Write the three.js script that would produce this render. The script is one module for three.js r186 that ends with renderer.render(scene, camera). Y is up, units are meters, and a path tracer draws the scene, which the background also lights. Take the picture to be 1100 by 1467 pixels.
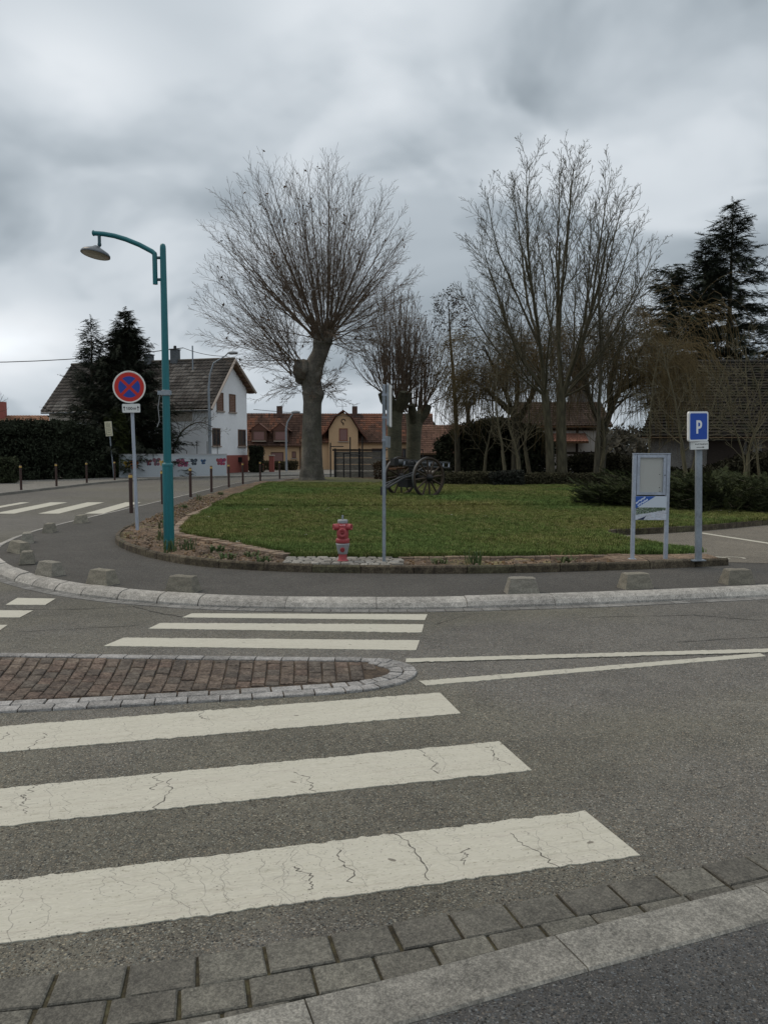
import * as THREE from 'three';
import { mergeGeometries } from 'three/addons/utils/BufferGeometryUtils.js';

/* ------------------------------------------------ camera, sky, sun, exposure */
const scene = new THREE.Scene();
const camera = new THREE.PerspectiveCamera(65.98, 767 / 1024, 0.1, 1500);
camera.position.set(0, 1.7, 0);
camera.rotation.set(-4.478 * Math.PI / 180, 0, 0);
scene.add(camera);

const clamp = (v, a = 0, b = 1) => Math.min(b, Math.max(a, v));
const smooth = (a, b, v) => { const t = clamp((v - a) / (b - a)); return t * t * (3 - 2 * t); };
const lerp = (a, b, t) => a + (b - a) * t;
function rngOf(seed) { let a = seed >>> 0; return () => { a = (a + 0x6D2B79F5) >>> 0; let t = a; t = Math.imul(t ^ (t >>> 15), t | 1); t ^= t + Math.imul(t ^ (t >>> 7), t | 61); return ((t ^ (t >>> 14)) >>> 0) / 4294967296; }; }
function hash2(x, y, s) { let h = Math.imul(x, 374761393) + Math.imul(y, 668265263) + Math.imul(s, 2147483647 - 58); h = Math.imul(h ^ (h >>> 13), 1274126177); return ((h ^ (h >>> 16)) >>> 0) / 4294967296; }
function vnoise(x, y, s = 1) { const xi = Math.floor(x), yi = Math.floor(y); let u = x - xi, v = y - yi; u = u * u * (3 - 2 * u); v = v * v * (3 - 2 * v); return lerp(lerp(hash2(xi, yi, s), hash2(xi + 1, yi, s), u), lerp(hash2(xi, yi + 1, s), hash2(xi + 1, yi + 1, s), u), v); }
function fbm(x, y, o = 4, s = 1) { let a = .5, r = 0, t = 0; for (let i = 0; i < o; i++) { r += a * vnoise(x, y, s + i); t += a; x = x * 2.03 + 11.3; y = y * 2.03 + 7.7; a *= .5; } return r / t; }

{ // overcast sky: brighter towards the zenith, heavy stratus with thin bright gaps low down
  const W = 2048, H = 1024, d = new Float32Array(W * H * 4);
  for (let j = 0; j < H; j++) {
    const el = ((j + .5) / H - .5) * Math.PI, sy = Math.sin(el), cy = Math.cos(el);
    for (let i = 0; i < W; i++) {
      const az = ((i + .5) / W - .25) * 2 * Math.PI;                 // 0 = straight ahead, positive to the right
      const k = (j * W + i) * 4; let L, tint = 0;
      if (sy > -.02) {
        const x = Math.sin(az) * cy, z = -Math.cos(az) * cy, q = 1 / (Math.max(sy, 0) + .26);
        const px = x * q, pz = z * q;
        const wx = fbm(px * .8 + 3, pz * .8 + 9, 3, 70) - .5, wz = fbm(px * .8 + 31, pz * .8 + 19, 3, 80) - .5;
        const n1 = fbm(px * .95 + wx * 1.7 + 5.2, pz * 1.3 + wz * 1.7 + 2.1, 5, 11), n2 = fbm(px * 3.1 + wx * 2.4 + 40, pz * 3.9 + wz * 2.4 + 17, 6, 31);
        const base = (1 + 2 * Math.max(sy, 0)) / 3 * 1.04, n3 = fbm(px * 1.5 + wx * 3 + 60, pz * 2.1 + wz * 3 + 37, 6, 51), bil = 1 - Math.abs(2 * n2 - 1);
        const c = (n1 - .5) * 1.3 + (n2 - .5) * .55 + (smooth(.43, .57, n3) - .5) * .34 + (bil - .75) * .3;
        L = base * (1 + c * .75);
        const deg = 180 / Math.PI, A = az * deg, E = el * deg;
        const lobe = (a0, e0, sa, se) => Math.exp(-(((A - a0) / sa) ** 2 + ((E - e0) / se) ** 2));
        L += .55 * lobe(-27, 6.5, 8, 2.6) * (.55 + n2 * .9) + .30 * lobe(-21, 23, 6, 3.2) * (.4 + n2) + .28 * lobe(-2, 28, 7, 4) * (.4 + n2);
        L += .22 * lobe(20, 9, 5, 2.2) * (.4 + n2) + .34 * lobe(4, 2, 12, 2.2) * (.5 + n2) + .12 * lobe(-34, 3, 30, 2);
        L = L < .62 ? L : .62 + (L - .62) * .6; L = clamp(L, .22, 1.1);
        tint = clamp((.62 - L) * 1.3, -.2, .35);
      } else { L = .16; }
      d[k] = L * (.89 - tint * .2); d[k + 1] = L * (.968 - tint * .05); d[k + 2] = L * (1.04 + tint * .07); d[k + 3] = 1;
    }
  }
  const t = new THREE.DataTexture(d, W, H, THREE.RGBAFormat, THREE.FloatType);
  t.mapping = THREE.EquirectangularReflectionMapping; t.magFilter = THREE.LinearFilter; t.minFilter = THREE.LinearFilter; t.needsUpdate = true;
  scene.background = t; scene.environment = t;
}
const sun = new THREE.DirectionalLight(0xffe9cc, 1.0);
sun.position.set(-42, 60, -38); sun.target.position.set(0, 0, -20);
sun.castShadow = true; sun.shadow.radius = 45; sun.shadow.mapSize.set(2048, 2048);
Object.assign(sun.shadow.camera, { left: -60, right: 60, top: 60, bottom: -60, near: 1, far: 220 });
scene.add(sun, sun.target);
const renderer = new THREE.WebGLRenderer({ antialias: true });
renderer.toneMapping = THREE.LinearToneMapping; renderer.toneMappingExposure = 1.12;
renderer.shadowMap.enabled = true; renderer.outputColorSpace = THREE.SRGBColorSpace;

/* ------------------------------------------------ helpers */
const V = (x, y, z) => new THREE.Vector3(x, y, z);
const used = new Map();
function numbered(n) { const c = used.get(n) || 0; used.set(n, c + 1); return c ? n + '_' + String(c).padStart(3, '0') : n; }
function fin(o) { o.traverse(m => { if (m.isMesh) { m.castShadow = true; m.receiveShadow = true; } }); return o; }
function mesh(name, geo, mat, parent) { const m = new THREE.Mesh(geo, mat); m.name = parent ? name : numbered(name); m.castShadow = m.receiveShadow = true; (parent || scene).add(m); return m; }
function struct(name, geo, mat) { const m = mesh(name, geo, mat); m.userData.kind = 'structure'; m.userData.label = STL[name] || name; m.userData.category = STC[name] || name.split('_').pop(); return m; }
function structGroup(name) { const g = new THREE.Group(); g.name = numbered(name); g.userData = { kind: 'structure', label: STL[name] || name, category: STC[name] || name.split('_').pop() }; scene.add(g); return g; }
const STL = {
  ground: 'flat earth reaching the horizon behind the houses', road: 'worn grey asphalt road with white crossings',
  near_pavement: 'dark coarse asphalt footpath inside the flat grey kerb', near_kerb: 'low flat light grey kerb of long concrete stones beside the block gutter',
  block_gutter: 'two rows of dark grey paving blocks along the road edge', far_pavement: 'asphalt footpath curving round the lawn behind concrete blocks',
  far_kerb: 'pale rounded granite kerb curving round the footpath corner', far_gutter: 'thin row of small grey blocks at the foot of the curved kerb',
  outer_pavement: 'pale footpath and yards on the far side of the side road', outer_kerb: 'kerb along the far side of the side road',
  traffic_island: 'flush road island of brown pavers with a pale stone border and round nose', lawn: 'mown green lawn with a low rise',
  planter_bed: 'bare brown soil strip between kerb and lawn', planter_kerb: 'dark mossy kerb round the soil strip', lawn_edging: 'brick and concrete edging of the lawn',
  cobble_patch: 'patch of pale granite setts round the fire hydrant', board_slabs: 'brown stained concrete slabs under the notice board',
  garden_floor: 'leaf covered soil under the trees behind the lawn', parking_kerb: 'dark low kerb between the parking area and grass',
  parking: 'light grey worn asphalt parking bay behind the notice board' };
const STC = { block_gutter: 'gutter', far_gutter: 'gutter', traffic_island: 'island', planter_bed: 'soil', board_slabs: 'slab', cobble_patch: 'cobbles', garden_floor: 'soil', lawn_edging: 'edging' };
function thing(name, label, category, pos = [0, 0, 0], turn = 0, group) { const g = new THREE.Group(); g.name = numbered(name); g.position.set(...pos); g.rotation.y = turn; g.userData = { label, category }; if (group) g.userData.group = group; scene.add(g); return g; }
function tag(o, label, category, group) { o.userData.label = label; o.userData.category = category; if (group) o.userData.group = group; return o; }
function copyOf(src, pos, turn = 0, label) { const c = src.clone(); c.name = numbered(src.name.replace(/_\d{3}$/, '')); c.userData = { ...src.userData }; if (label) c.userData.label = label; c.position.set(...pos); c.rotation.y = turn; scene.add(c); return c; }

class GB { // collects flat triangles; box-mapped uv in metres; optional vertex colour
  constructor() { this.p = []; this.n = []; this.c = []; this.u = []; this.col = null; }
  tri(a, b, c) {
    const ux = b[0] - a[0], uy = b[1] - a[1], uz = b[2] - a[2], vx = c[0] - a[0], vy = c[1] - a[1], vz = c[2] - a[2];
    let nx = uy * vz - uz * vy, ny = uz * vx - ux * vz, nz = ux * vy - uy * vx; const l = Math.hypot(nx, ny, nz) || 1; nx /= l; ny /= l; nz /= l;
    const ax = Math.abs(nx), ay = Math.abs(ny), az = Math.abs(nz);
    for (const q of [a, b, c]) { this.p.push(q[0], q[1], q[2]); this.n.push(nx, ny, nz); if (ay >= ax && ay >= az) this.u.push(q[0], q[2]); else if (ax > az) this.u.push(q[2], q[1]); else this.u.push(q[0], q[1]); if (this.col) this.c.push(...this.col); }
  }
  quad(a, b, c, d) { this.tri(a, b, c); this.tri(a, c, d); }
  box(x0, x1, y0, y1, z0, z1) {
    const P = (x, y, z) => [x, y, z];
    this.quad(P(x0, y0, z1), P(x1, y0, z1), P(x1, y1, z1), P(x0, y1, z1)); this.quad(P(x1, y0, z0), P(x0, y0, z0), P(x0, y1, z0), P(x1, y1, z0));
    this.quad(P(x1, y0, z1), P(x1, y0, z0), P(x1, y1, z0), P(x1, y1, z1)); this.quad(P(x0, y0, z0), P(x0, y0, z1), P(x0, y1, z1), P(x0, y1, z0));
    this.quad(P(x0, y1, z1), P(x1, y1, z1), P(x1, y1, z0), P(x0, y1, z0)); this.quad(P(x0, y0, z0), P(x1, y0, z0), P(x1, y0, z1), P(x0, y0, z1)); return this;
  }
  prism(poly, y0, y1, ch = 0) { // poly [x,z]; chamfered top
    let A = 0; for (let i = 0; i < poly.length; i++) { const a = poly[i], b = poly[(i + 1) % poly.length]; A += a[0] * b[1] - b[0] * a[1]; }
    const P = A > 0 ? poly.slice().reverse() : poly, n = P.length; let cx = 0, cz = 0; for (const q of P) { cx += q[0] / n; cz += q[1] / n; }
    const top = P.map(q => { const l = Math.hypot(q[0] - cx, q[1] - cz) || 1, k = Math.max(.2, 1 - ch * 1.4 / l); return [cx + (q[0] - cx) * k, y1, cz + (q[1] - cz) * k]; });
    for (let i = 0; i < n; i++) { const j = (i + 1) % n, a = P[i], b = P[j]; this.quad([a[0], y0, a[1]], [b[0], y0, b[1]], [b[0], y1 - ch, b[1]], [a[0], y1 - ch, a[1]]); if (ch) this.quad([a[0], y1 - ch, a[1]], [b[0], y1 - ch, b[1]], top[j], top[i]); }
    for (let i = 1; i < n - 1; i++) this.tri(top[0], top[i], top[i + 1]); return this;
  }
  tube(pts, rad, sides = 5, cap = true) { // smooth tapered tube through pts
    const n = pts.length; let N = null; const rings = [];
    for (let i = 0; i < n; i++) {
      const a = pts[Math.max(0, i - 1)], b = pts[Math.min(n - 1, i + 1)]; let tx = b[0] - a[0], ty = b[1] - a[1], tz = b[2] - a[2]; const l = Math.hypot(tx, ty, tz) || 1; tx /= l; ty /= l; tz /= l;
      if (!N) N = Math.abs(ty) < .9 ? [0, 1, 0] : [1, 0, 0];
      const dt = N[0] * tx + N[1] * ty + N[2] * tz; N = [N[0] - dt * tx, N[1] - dt * ty, N[2] - dt * tz]; const m = Math.hypot(...N) || 1; N = [N[0] / m, N[1] / m, N[2] / m];
      const B = [ty * N[2] - tz * N[1], tz * N[0] - tx * N[2], tx * N[1] - ty * N[0]], r = typeof rad === 'number' ? rad : rad[i], ring = [];
      for (let k = 0; k < sides; k++) { const t = k / sides * Math.PI * 2, c = Math.cos(t), s = Math.sin(t), nx = N[0] * c + B[0] * s, ny = N[1] * c + B[1] * s, nz = N[2] * c + B[2] * s; ring.push([pts[i][0] + nx * r, pts[i][1] + ny * r, pts[i][2] + nz * r, nx, ny, nz]); }
      rings.push(ring);
    }
    let v = 0;
    for (let i = 0; i < n - 1; i++) {
      const dl = Math.hypot(pts[i + 1][0] - pts[i][0], pts[i + 1][1] - pts[i][1], pts[i + 1][2] - pts[i][2]);
      for (let k = 0; k < sides; k++) { const j = (k + 1) % sides, A = rings[i][k], B = rings[i][j], C = rings[i + 1][j], D = rings[i + 1][k];
        for (const [q, uu, vv] of [[A, k, v], [B, k + 1, v], [C, k + 1, v + dl], [A, k, v], [C, k + 1, v + dl], [D, k, v + dl]]) { this.p.push(q[0], q[1], q[2]); this.n.push(q[3], q[4], q[5]); this.u.push(uu / sides, vv); if (this.col) this.c.push(...this.col); } }
      v += dl;
    }
    if (cap) for (const e of [0, n - 1]) { const R = rings[e]; for (let k = 1; k < sides - 1; k++) { const t = [R[0], R[k], R[k + 1]]; e ? this.tri(t[0], t[1], t[2]) : this.tri(t[0], t[2], t[1]); } }
    return this;
  }
  geo() { const g = new THREE.BufferGeometry(); g.setAttribute('position', new THREE.Float32BufferAttribute(this.p, 3)); g.setAttribute('normal', new THREE.Float32BufferAttribute(this.n, 3)); g.setAttribute('uv', new THREE.Float32BufferAttribute(this.u, 2)); if (this.c.length) g.setAttribute('color', new THREE.Float32BufferAttribute(this.c, 3)); return g; }
}
const boxG = (x0, x1, y0, y1, z0, z1) => new GB().box(x0, x1, y0, y1, z0, z1).geo();
const tubeG = (pts, r, s = 10) => new GB().tube(pts, r, s).geo();
const lathe = (prof, s = 20) => new THREE.LatheGeometry(prof.map(q => new THREE.Vector2(q[0], q[1])), s);
// paths on the ground: smooth curve through [x,z], sampled by length
class Path {
  constructor(pts, closed = false) { this.c = new THREE.CatmullRomCurve3(pts.map(q => V(q[0], 0, q[1])), closed, 'centripetal'); this.c.arcLengthDivisions = 800; this.len = this.c.getLength(); }
  at(s) { const t = clamp(s / this.len), p = this.c.getPointAt(t), d = this.c.getTangentAt(t); return { x: p.x, z: p.z, tx: d.x, tz: d.z, nx: -d.z, nz: d.x }; } // n = right-hand side of travel seen from above
  off(s, o) { const a = this.at(s); return [a.x + a.nx * o, a.z + a.nz * o]; }
  line(s0, s1, o, n) { const r = []; for (let i = 0; i <= n; i++) r.push(this.off(lerp(s0, s1, i / n), o)); return r; }
  sAt(test) { for (let i = 0; i <= 2000; i++) { const s = this.len * i / 2000, a = this.at(s); if (test(a)) return s; } return this.len; }
}
function sweep(gb, path, s0, s1, prof, n = 3) { // prof [[offset,y],...] open from foot to back, with end caps
  const R = []; for (let i = 0; i <= n; i++) { const a = path.at(lerp(s0, s1, i / n)); R.push(prof.map(([o, y]) => [a.x + a.nx * o, y, a.z + a.nz * o])); }
  for (let i = 0; i < n; i++) for (let k = 0; k < prof.length - 1; k++) gb.quad(R[i][k], R[i][k + 1], R[i + 1][k + 1], R[i + 1][k]);
  for (const r of [R[0], R[n]]) for (let k = 1; k < prof.length - 1; k++) gb.tri(r[0], r[k], r[k + 1]);
  return gb;
}
function clipHalf(poly, px, pz, nx, nz) { const o = []; for (let i = 0; i < poly.length; i++) { const a = poly[i], b = poly[(i + 1) % poly.length], da = (a[0] - px) * nx + (a[1] - pz) * nz, db = (b[0] - px) * nx + (b[1] - pz) * nz; if (da >= 0) o.push(a); if ((da >= 0) !== (db >= 0)) { const t = da / (da - db); o.push([lerp(a[0], b[0], t), lerp(a[1], b[1], t)]); } } return o; }
const inPoly = (poly, x, z) => { let c = false; for (let i = 0, j = poly.length - 1; i < poly.length; j = i++) { const a = poly[i], b = poly[j]; if ((a[1] > z) !== (b[1] > z) && x < (b[0] - a[0]) * (z - a[1]) / (b[1] - a[1]) + a[0]) c = !c; } return c; };
// ground sheet from an outline, split until edges are short, with height and tone functions
function sheet(poly, hf, cf, maxL = () => 1) {
  const shape = poly.map(q => new THREE.Vector2(q[0], q[1])); const tris = THREE.ShapeUtils.triangulateShape(shape, []); const P = [], C = [], U = [];
  const st = tris.map(t => [poly[t[0]], poly[t[1]], poly[t[2]]]); let guard = 0;
  const L2 = (a, b) => Math.hypot(a[0] - b[0], a[1] - b[1]);
  while (st.length && guard++ < 900000) {
    const t = st.pop(), e = [L2(t[0], t[1]), L2(t[1], t[2]), L2(t[2], t[0])], k = e[0] >= e[1] && e[0] >= e[2] ? 0 : e[1] >= e[2] ? 1 : 2;
    const a = t[k], b = t[(k + 1) % 3], c = t[(k + 2) % 3], m = [(a[0] + b[0]) / 2, (a[1] + b[1]) / 2];
    if (e[k] > maxL(m[0], m[1])) { st.push([a, m, c], [m, b, c]); continue; }
    const A = (b[0] - a[0]) * (c[1] - a[1]) - (b[1] - a[1]) * (c[0] - a[0]);
    for (const q of A > 0 ? [a, c, b] : [a, b, c]) { P.push(q[0], hf(q[0], q[1]), q[1]); U.push(q[0], q[1]); const s = cf(q[0], q[1]); C.push(s[0], s[1], s[2]); }
  }
  const g = new THREE.BufferGeometry(); g.setAttribute('position', new THREE.Float32BufferAttribute(P, 3)); g.setAttribute('uv', new THREE.Float32BufferAttribute(U, 2)); g.setAttribute('color', new THREE.Float32BufferAttribute(C, 3));
  // smooth normals from the height function
  const N = []; for (let i = 0; i < P.length; i += 3) { const e = .05, dx = (hf(P[i] + e, P[i + 2]) - hf(P[i] - e, P[i + 2])) / (2 * e), dz = (hf(P[i], P[i + 2] + e) - hf(P[i], P[i + 2] - e)) / (2 * e), l = Math.hypot(dx, 1, dz); N.push(-dx / l, 1 / l, -dz / l); }
  g.setAttribute('normal', new THREE.Float32BufferAttribute(N, 3)); return g;
}

/* ------------------------------------------------ textures and materials */
function tex(W, H, fn, srgb = true, rep = 1) { const d = new Uint8Array(W * H * 4); fn(d, W, H); const t = new THREE.DataTexture(d, W, H); t.wrapS = t.wrapT = THREE.RepeatWrapping; t.magFilter = THREE.LinearFilter; t.minFilter = THREE.LinearMipmapLinearFilter; t.generateMipmaps = true; t.repeat.set(rep, rep); if (srgb) t.colorSpace = THREE.SRGBColorSpace; t.needsUpdate = true; return t; }
const put = (d, k, r, g, b) => { d[k] = clamp(r, 0, 255); d[k + 1] = clamp(g, 0, 255); d[k + 2] = clamp(b, 0, 255); d[k + 3] = 255; };
function tnoise(x, y, per, s) { // tileable value noise
  const xi = Math.floor(x), yi = Math.floor(y); let u = x - xi, v = y - yi; u = u * u * (3 - 2 * u); v = v * v * (3 - 2 * v); const m = q => ((q % per) + per) % per;
  return lerp(lerp(hash2(m(xi), m(yi), s), hash2(m(xi + 1), m(yi), s), u), lerp(hash2(m(xi), m(yi + 1), s), hash2(m(xi + 1), m(yi + 1), s), u), v);
}
function grainTex(W, meters, mean, amp, cells, seed, tintFn) { return tex(W, W, d => { const r = rngOf(seed); for (let y = 0; y < W; y++) for (let x = 0; x < W; x++) { let v = 0; for (const [c, a] of cells) v += (tnoise(x / W * c, y / W * c, c, seed + c) - .5) * a; v += (r() - .5) * .35; const q = tintFn ? tintFn(v, x / W, y / W) : [1, 1, 1]; put(d, (y * W + x) * 4, (mean + v * amp) * q[0], (mean + v * amp) * q[1], (mean + v * amp) * q[2]); } }, true, 1 / meters); }
// asphalt: crushed stones of many greys in a dark binder
const asphaltH = new Float32Array(2048 * 2048);
const asphaltMap = tex(2048, 2048, (d, W, H) => {
  const r = rngOf(5), T = new Float32Array(W * H).fill(150), warm = new Float32Array(W * H);
  for (let y = 0; y < H; y++) for (let x = 0; x < W; x++) T[y * W + x] = 148 + (r() - .5) * 60 + (tnoise(x / 128, y / 128, 16, 3) - .5) * 26 + (tnoise(x / 16, y / 16, 128, 4) - .5) * 30;
  for (let i = 0; i < 330000; i++) {
    const cx = r() * W, cy = r() * H, R = .8 + r() * r() * 2.6, lum = r() < .12 ? 215 + r() * 40 : r() < .3 ? 70 + r() * 40 : 140 + r() * 80, w = (r() - .5) * 22, e = .6 + r() * .8;
    for (let y = Math.floor(cy - R); y <= cy + R; y++) for (let x = Math.floor(cx - R); x <= cx + R; x++) { const q = ((x - cx) * e) ** 2 + ((y - cy) / e) ** 2; if (q < R * R) { const k = ((y + H) % H) * W + ((x + W) % W); T[k] = lum; warm[k] = w; asphaltH[k] = Math.max(asphaltH[k], Math.sqrt(R * R - q) / 3.4); } }
  }
  for (let k = 0; k < W * H; k++) put(d, k * 4, T[k] + warm[k], T[k], T[k] - warm[k]);
}, true, 1 / 3.6);
const asphaltBump = tex(2048, 2048, d => { for (let k = 0; k < 2048 * 2048; k++) put(d, k * 4, 60 + asphaltH[k] * 190, 60 + asphaltH[k] * 190, 60 + asphaltH[k] * 190); }, false, 1 / 3.6);
const concMap = grainTex(1024, 1.6, 200, 82, [[6, .4], [30, .45], [160, .6], [420, .9]], 21);
const concBump = tex(1024, 1024, d => { const r = rngOf(8); for (let y = 0; y < 1024; y++) for (let x = 0; x < 1024; x++) { const v = 128 + (tnoise(x / 6, y / 6, 170, 5) - .5) * 120 + (r() - .5) * 90 + (tnoise(x / 64, y / 64, 16, 6) - .5) * 60; put(d, (y * 1024 + x) * 4, v, v, v); } }, false, 1 / 1.6);
const soilMap = grainTex(1024, 2.2, 190, 120, [[6, .4], [40, .6], [150, .7], [400, .5]], 41, v => [1, .94 + v * .05, .88 + v * .06]);
const plasterMap = grainTex(512, 3, 234, 14, [[4, .6], [24, .4], [120, .6]], 51);
const barkMap = tex(512, 512, d => { const r = rngOf(3); for (let y = 0; y < 512; y++) for (let x = 0; x < 512; x++) { const v = (tnoise(x / 8, y / 40, 64, 2) - .5) * 90 + (tnoise(x / 64, y / 64, 8, 9) - .5) * 80 + (r() - .5) * 40; put(d, (y * 512 + x) * 4, 200 + v, 198 + v, 186 + v); } }, true, 1);
barkMap.repeat.set(2, .5);
const woodMap = tex(512, 512, d => { const r = rngOf(13); for (let y = 0; y < 512; y++) for (let x = 0; x < 512; x++) { const v = (tnoise(x / 50, y / 5, 100, 2) - .5) * 80 + (r() - .5) * 30; put(d, (y * 512 + x) * 4, 205 + v, 200 + v, 194 + v); } }, true, 1);
const metalMap = grainTex(512, 1, 222, 44, [[8, .5], [40, .5], [160, .4]], 61);
const M = (o) => new THREE.MeshStandardMaterial({ roughness: .9, metalness: 0, ...o });
const lin = (r, g, b) => new THREE.Color().setRGB(r, g, b);
const mat = {
  road: M({ color: lin(.325, .308, .272), map: asphaltMap, bumpMap: asphaltBump, bumpScale: .004, vertexColors: true, roughness: .92 }),
  pave: M({ color: lin(.185, .174, .154), map: asphaltMap, bumpMap: asphaltBump, bumpScale: .004, vertexColors: true, roughness: .93 }),
  paveNear: M({ color: lin(.2, .2, .195), map: asphaltMap, bumpMap: asphaltBump, bumpScale: .006, vertexColors: true, roughness: .9 }),
  outer: M({ color: lin(.46, .44, .39), map: asphaltMap, vertexColors: true }),
  kerbFar: [0, 1, 2].map(i => M({ color: lin(.5 + i * .05, .48 + i * .05, .44 + i * .045), map: concMap, bumpMap: concBump, bumpScale: .003, roughness: .8 })),
  kerbNear: [0, 1].map(i => M({ color: lin(.31 + i * .04, .3 + i * .04, .265 + i * .036), map: concMap, bumpMap: concBump, bumpScale: .003, roughness: .85 })),
  gutter: [0, 1, 2, 3].map(i => M({ color: lin(.16 + i * .022, .152 + i * .022, .128 + i * .018), map: concMap, bumpMap: concBump, bumpScale: .004, roughness: .85 })),
  gutterFar: [0, 1, 2].map(i => M({ color: lin(.24 + i * .04, .235 + i * .04, .22 + i * .04), map: concMap, bumpMap: concBump, bumpScale: .003 })),
  brick: [[.19, .165, .148], [.17, .155, .142], [.225, .195, .172], [.21, .17, .15], [.155, .145, .135]].map(c => M({ color: lin(...c), map: soilMap, bumpMap: concBump, bumpScale: .006 })),
  border: [0, 1, 2].map(i => M({ color: lin(.4 + i * .05, .39 + i * .05, .375 + i * .05), map: concMap, bumpMap: concBump, bumpScale: .003 })),
  sett: [0, 1, 2, 3].map(i => M({ color: lin(.34 + i * .07, .32 + i * .066, .28 + i * .06), map: concMap, bumpMap: concBump, bumpScale: .006 })),
  edge: [[.36, .25, .17], [.32, .24, .18], [.4, .3, .21]].map(c => M({ color: lin(...c), map: concMap, bumpMap: concBump, bumpScale: .004 })),
  joint: M({ color: lin(.075, .072, .04), map: soilMap }),
  mossKerb: [[.13, .12, .085], [.16, .145, .11], [.11, .11, .07]].map(c => M({ color: lin(...c), map: soilMap, bumpMap: concBump, bumpScale: .006 })),
  soil: M({ color: lin(.29, .23, .175), map: soilMap, vertexColors: true, bumpMap: concBump, bumpScale: .01 }),
  lawn: M({ color: lin(.17, .19, .085), map: soilMap, vertexColors: true, roughness: 1 }),
  floor: M({ color: lin(.15, .12, .075), map: soilMap, vertexColors: true, roughness: 1 }),
  blockC: [[.5, .465, .37], [.43, .4, .32], [.53, .5, .42]].map(c => M({ color: lin(...c), map: concMap, bumpMap: concBump, bumpScale: .01 })),
  teal: M({ color: lin(.012, .185, .215), roughness: .42, map: metalMap }), tealDark: M({ color: lin(.03, .08, .1), roughness: .5 }),
  galv: M({ color: lin(.36, .41, .46), roughness: .5, metalness: .35, map: metalMap }), alu: M({ color: lin(.5, .56, .66), roughness: .45, metalness: .25, map: metalMap }),
  lampGrey: M({ color: lin(.12, .135, .15), roughness: .4, metalness: .2 }), lens: M({ color: lin(.36, .33, .26), roughness: .25 }),
  bollard: M({ color: lin(.062, .03, .024), roughness: .6, map: metalMap }), gold: M({ color: lin(.52, .35, .1), roughness: .45 }),
  redPaint: M({ color: lin(.5, .085, .095), roughness: .42, map: metalMap }), redDark: M({ color: lin(.22, .02, .024), roughness: .5 }), greyPaint: M({ color: lin(.36, .38, .4), roughness: .5, map: metalMap }), whitePaint: M({ color: lin(.78, .78, .76), roughness: .5 }),
  wall: M({ color: lin(.9, .93, .96), map: plasterMap }), beige: M({ color: lin(.62, .42, .25), map: plasterMap }), plinth: M({ color: lin(.33, .1, .08), map: plasterMap }), greyWall: M({ color: lin(.42, .4, .37), map: plasterMap }),
  tile: new THREE.MeshPhysicalMaterial({ color: lin(1, 1, 1), vertexColors: true, roughness: .95, specularIntensity: .35 }), tileSlab: new THREE.MeshPhysicalMaterial({ color: lin(.3, .21, .14), roughness: 1, specularIntensity: .4, map: woodMap }),
  shutter: M({ color: lin(.25, .14, .095), roughness: .7, map: woodMap }), mauve: M({ color: lin(.22, .12, .11), roughness: .7 }), frameBrown: M({ color: lin(.1, .05, .03), roughness: .6 }), sill: M({ color: lin(.3, .25, .21) }),
  glass: new THREE.MeshPhysicalMaterial({ color: lin(.035, .04, .045), roughness: .06 }), darkWood: M({ color: lin(.045, .034, .028), map: woodMap }), greyWood: M({ color: lin(.32, .31, .28), map: woodMap }),
  iron: M({ color: lin(.02, .02, .021), roughness: .6, metalness: .3, map: metalMap }), gunGrey: M({ color: lin(.1, .105, .11), roughness: .55, metalness: .4, map: metalMap }), gunWood: M({ color: lin(.06, .042, .028), map: woodMap, roughness: .75 }),
  planeBark: M({ color: lin(.25, .23, .198), map: concMap, bumpMap: concBump, bumpScale: .012, vertexColors: true }), twig: M({ color: lin(.115, .085, .06) }), twigOlive: M({ color: lin(.105, .092, .05) }),
  darkBark: M({ color: lin(.1, .09, .065), map: barkMap }), grnBark: M({ color: lin(.118, .106, .07), map: barkMap }), willowTwig: M({ color: lin(.12, .088, .036) }), saplingBark: M({ color: lin(.17, .15, .1), map: barkMap }),
  needle: new THREE.MeshPhysicalMaterial({ color: lin(.6, .6, .6), roughness: 1, specularIntensity: .4, side: THREE.DoubleSide }), leafM: new THREE.MeshPhysicalMaterial({ color: lin(.85, .85, .85), roughness: 1, specularIntensity: .4, side: THREE.DoubleSide }),
  panel: M({ color: lin(.47, .48, .46), roughness: .6 }), pane: new THREE.MeshPhysicalMaterial({ color: 0xffffff, transmission: 1, thickness: 0, roughness: .04, ior: 1.45 }),
};
function canvasTex(w, h, draw) { const c = document.createElement('canvas'); c.width = w; c.height = h; const x = c.getContext('2d'); draw(x, w, h); const t = new THREE.CanvasTexture(c); t.colorSpace = THREE.SRGBColorSpace; t.magFilter = THREE.LinearFilter; return t; }
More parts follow.
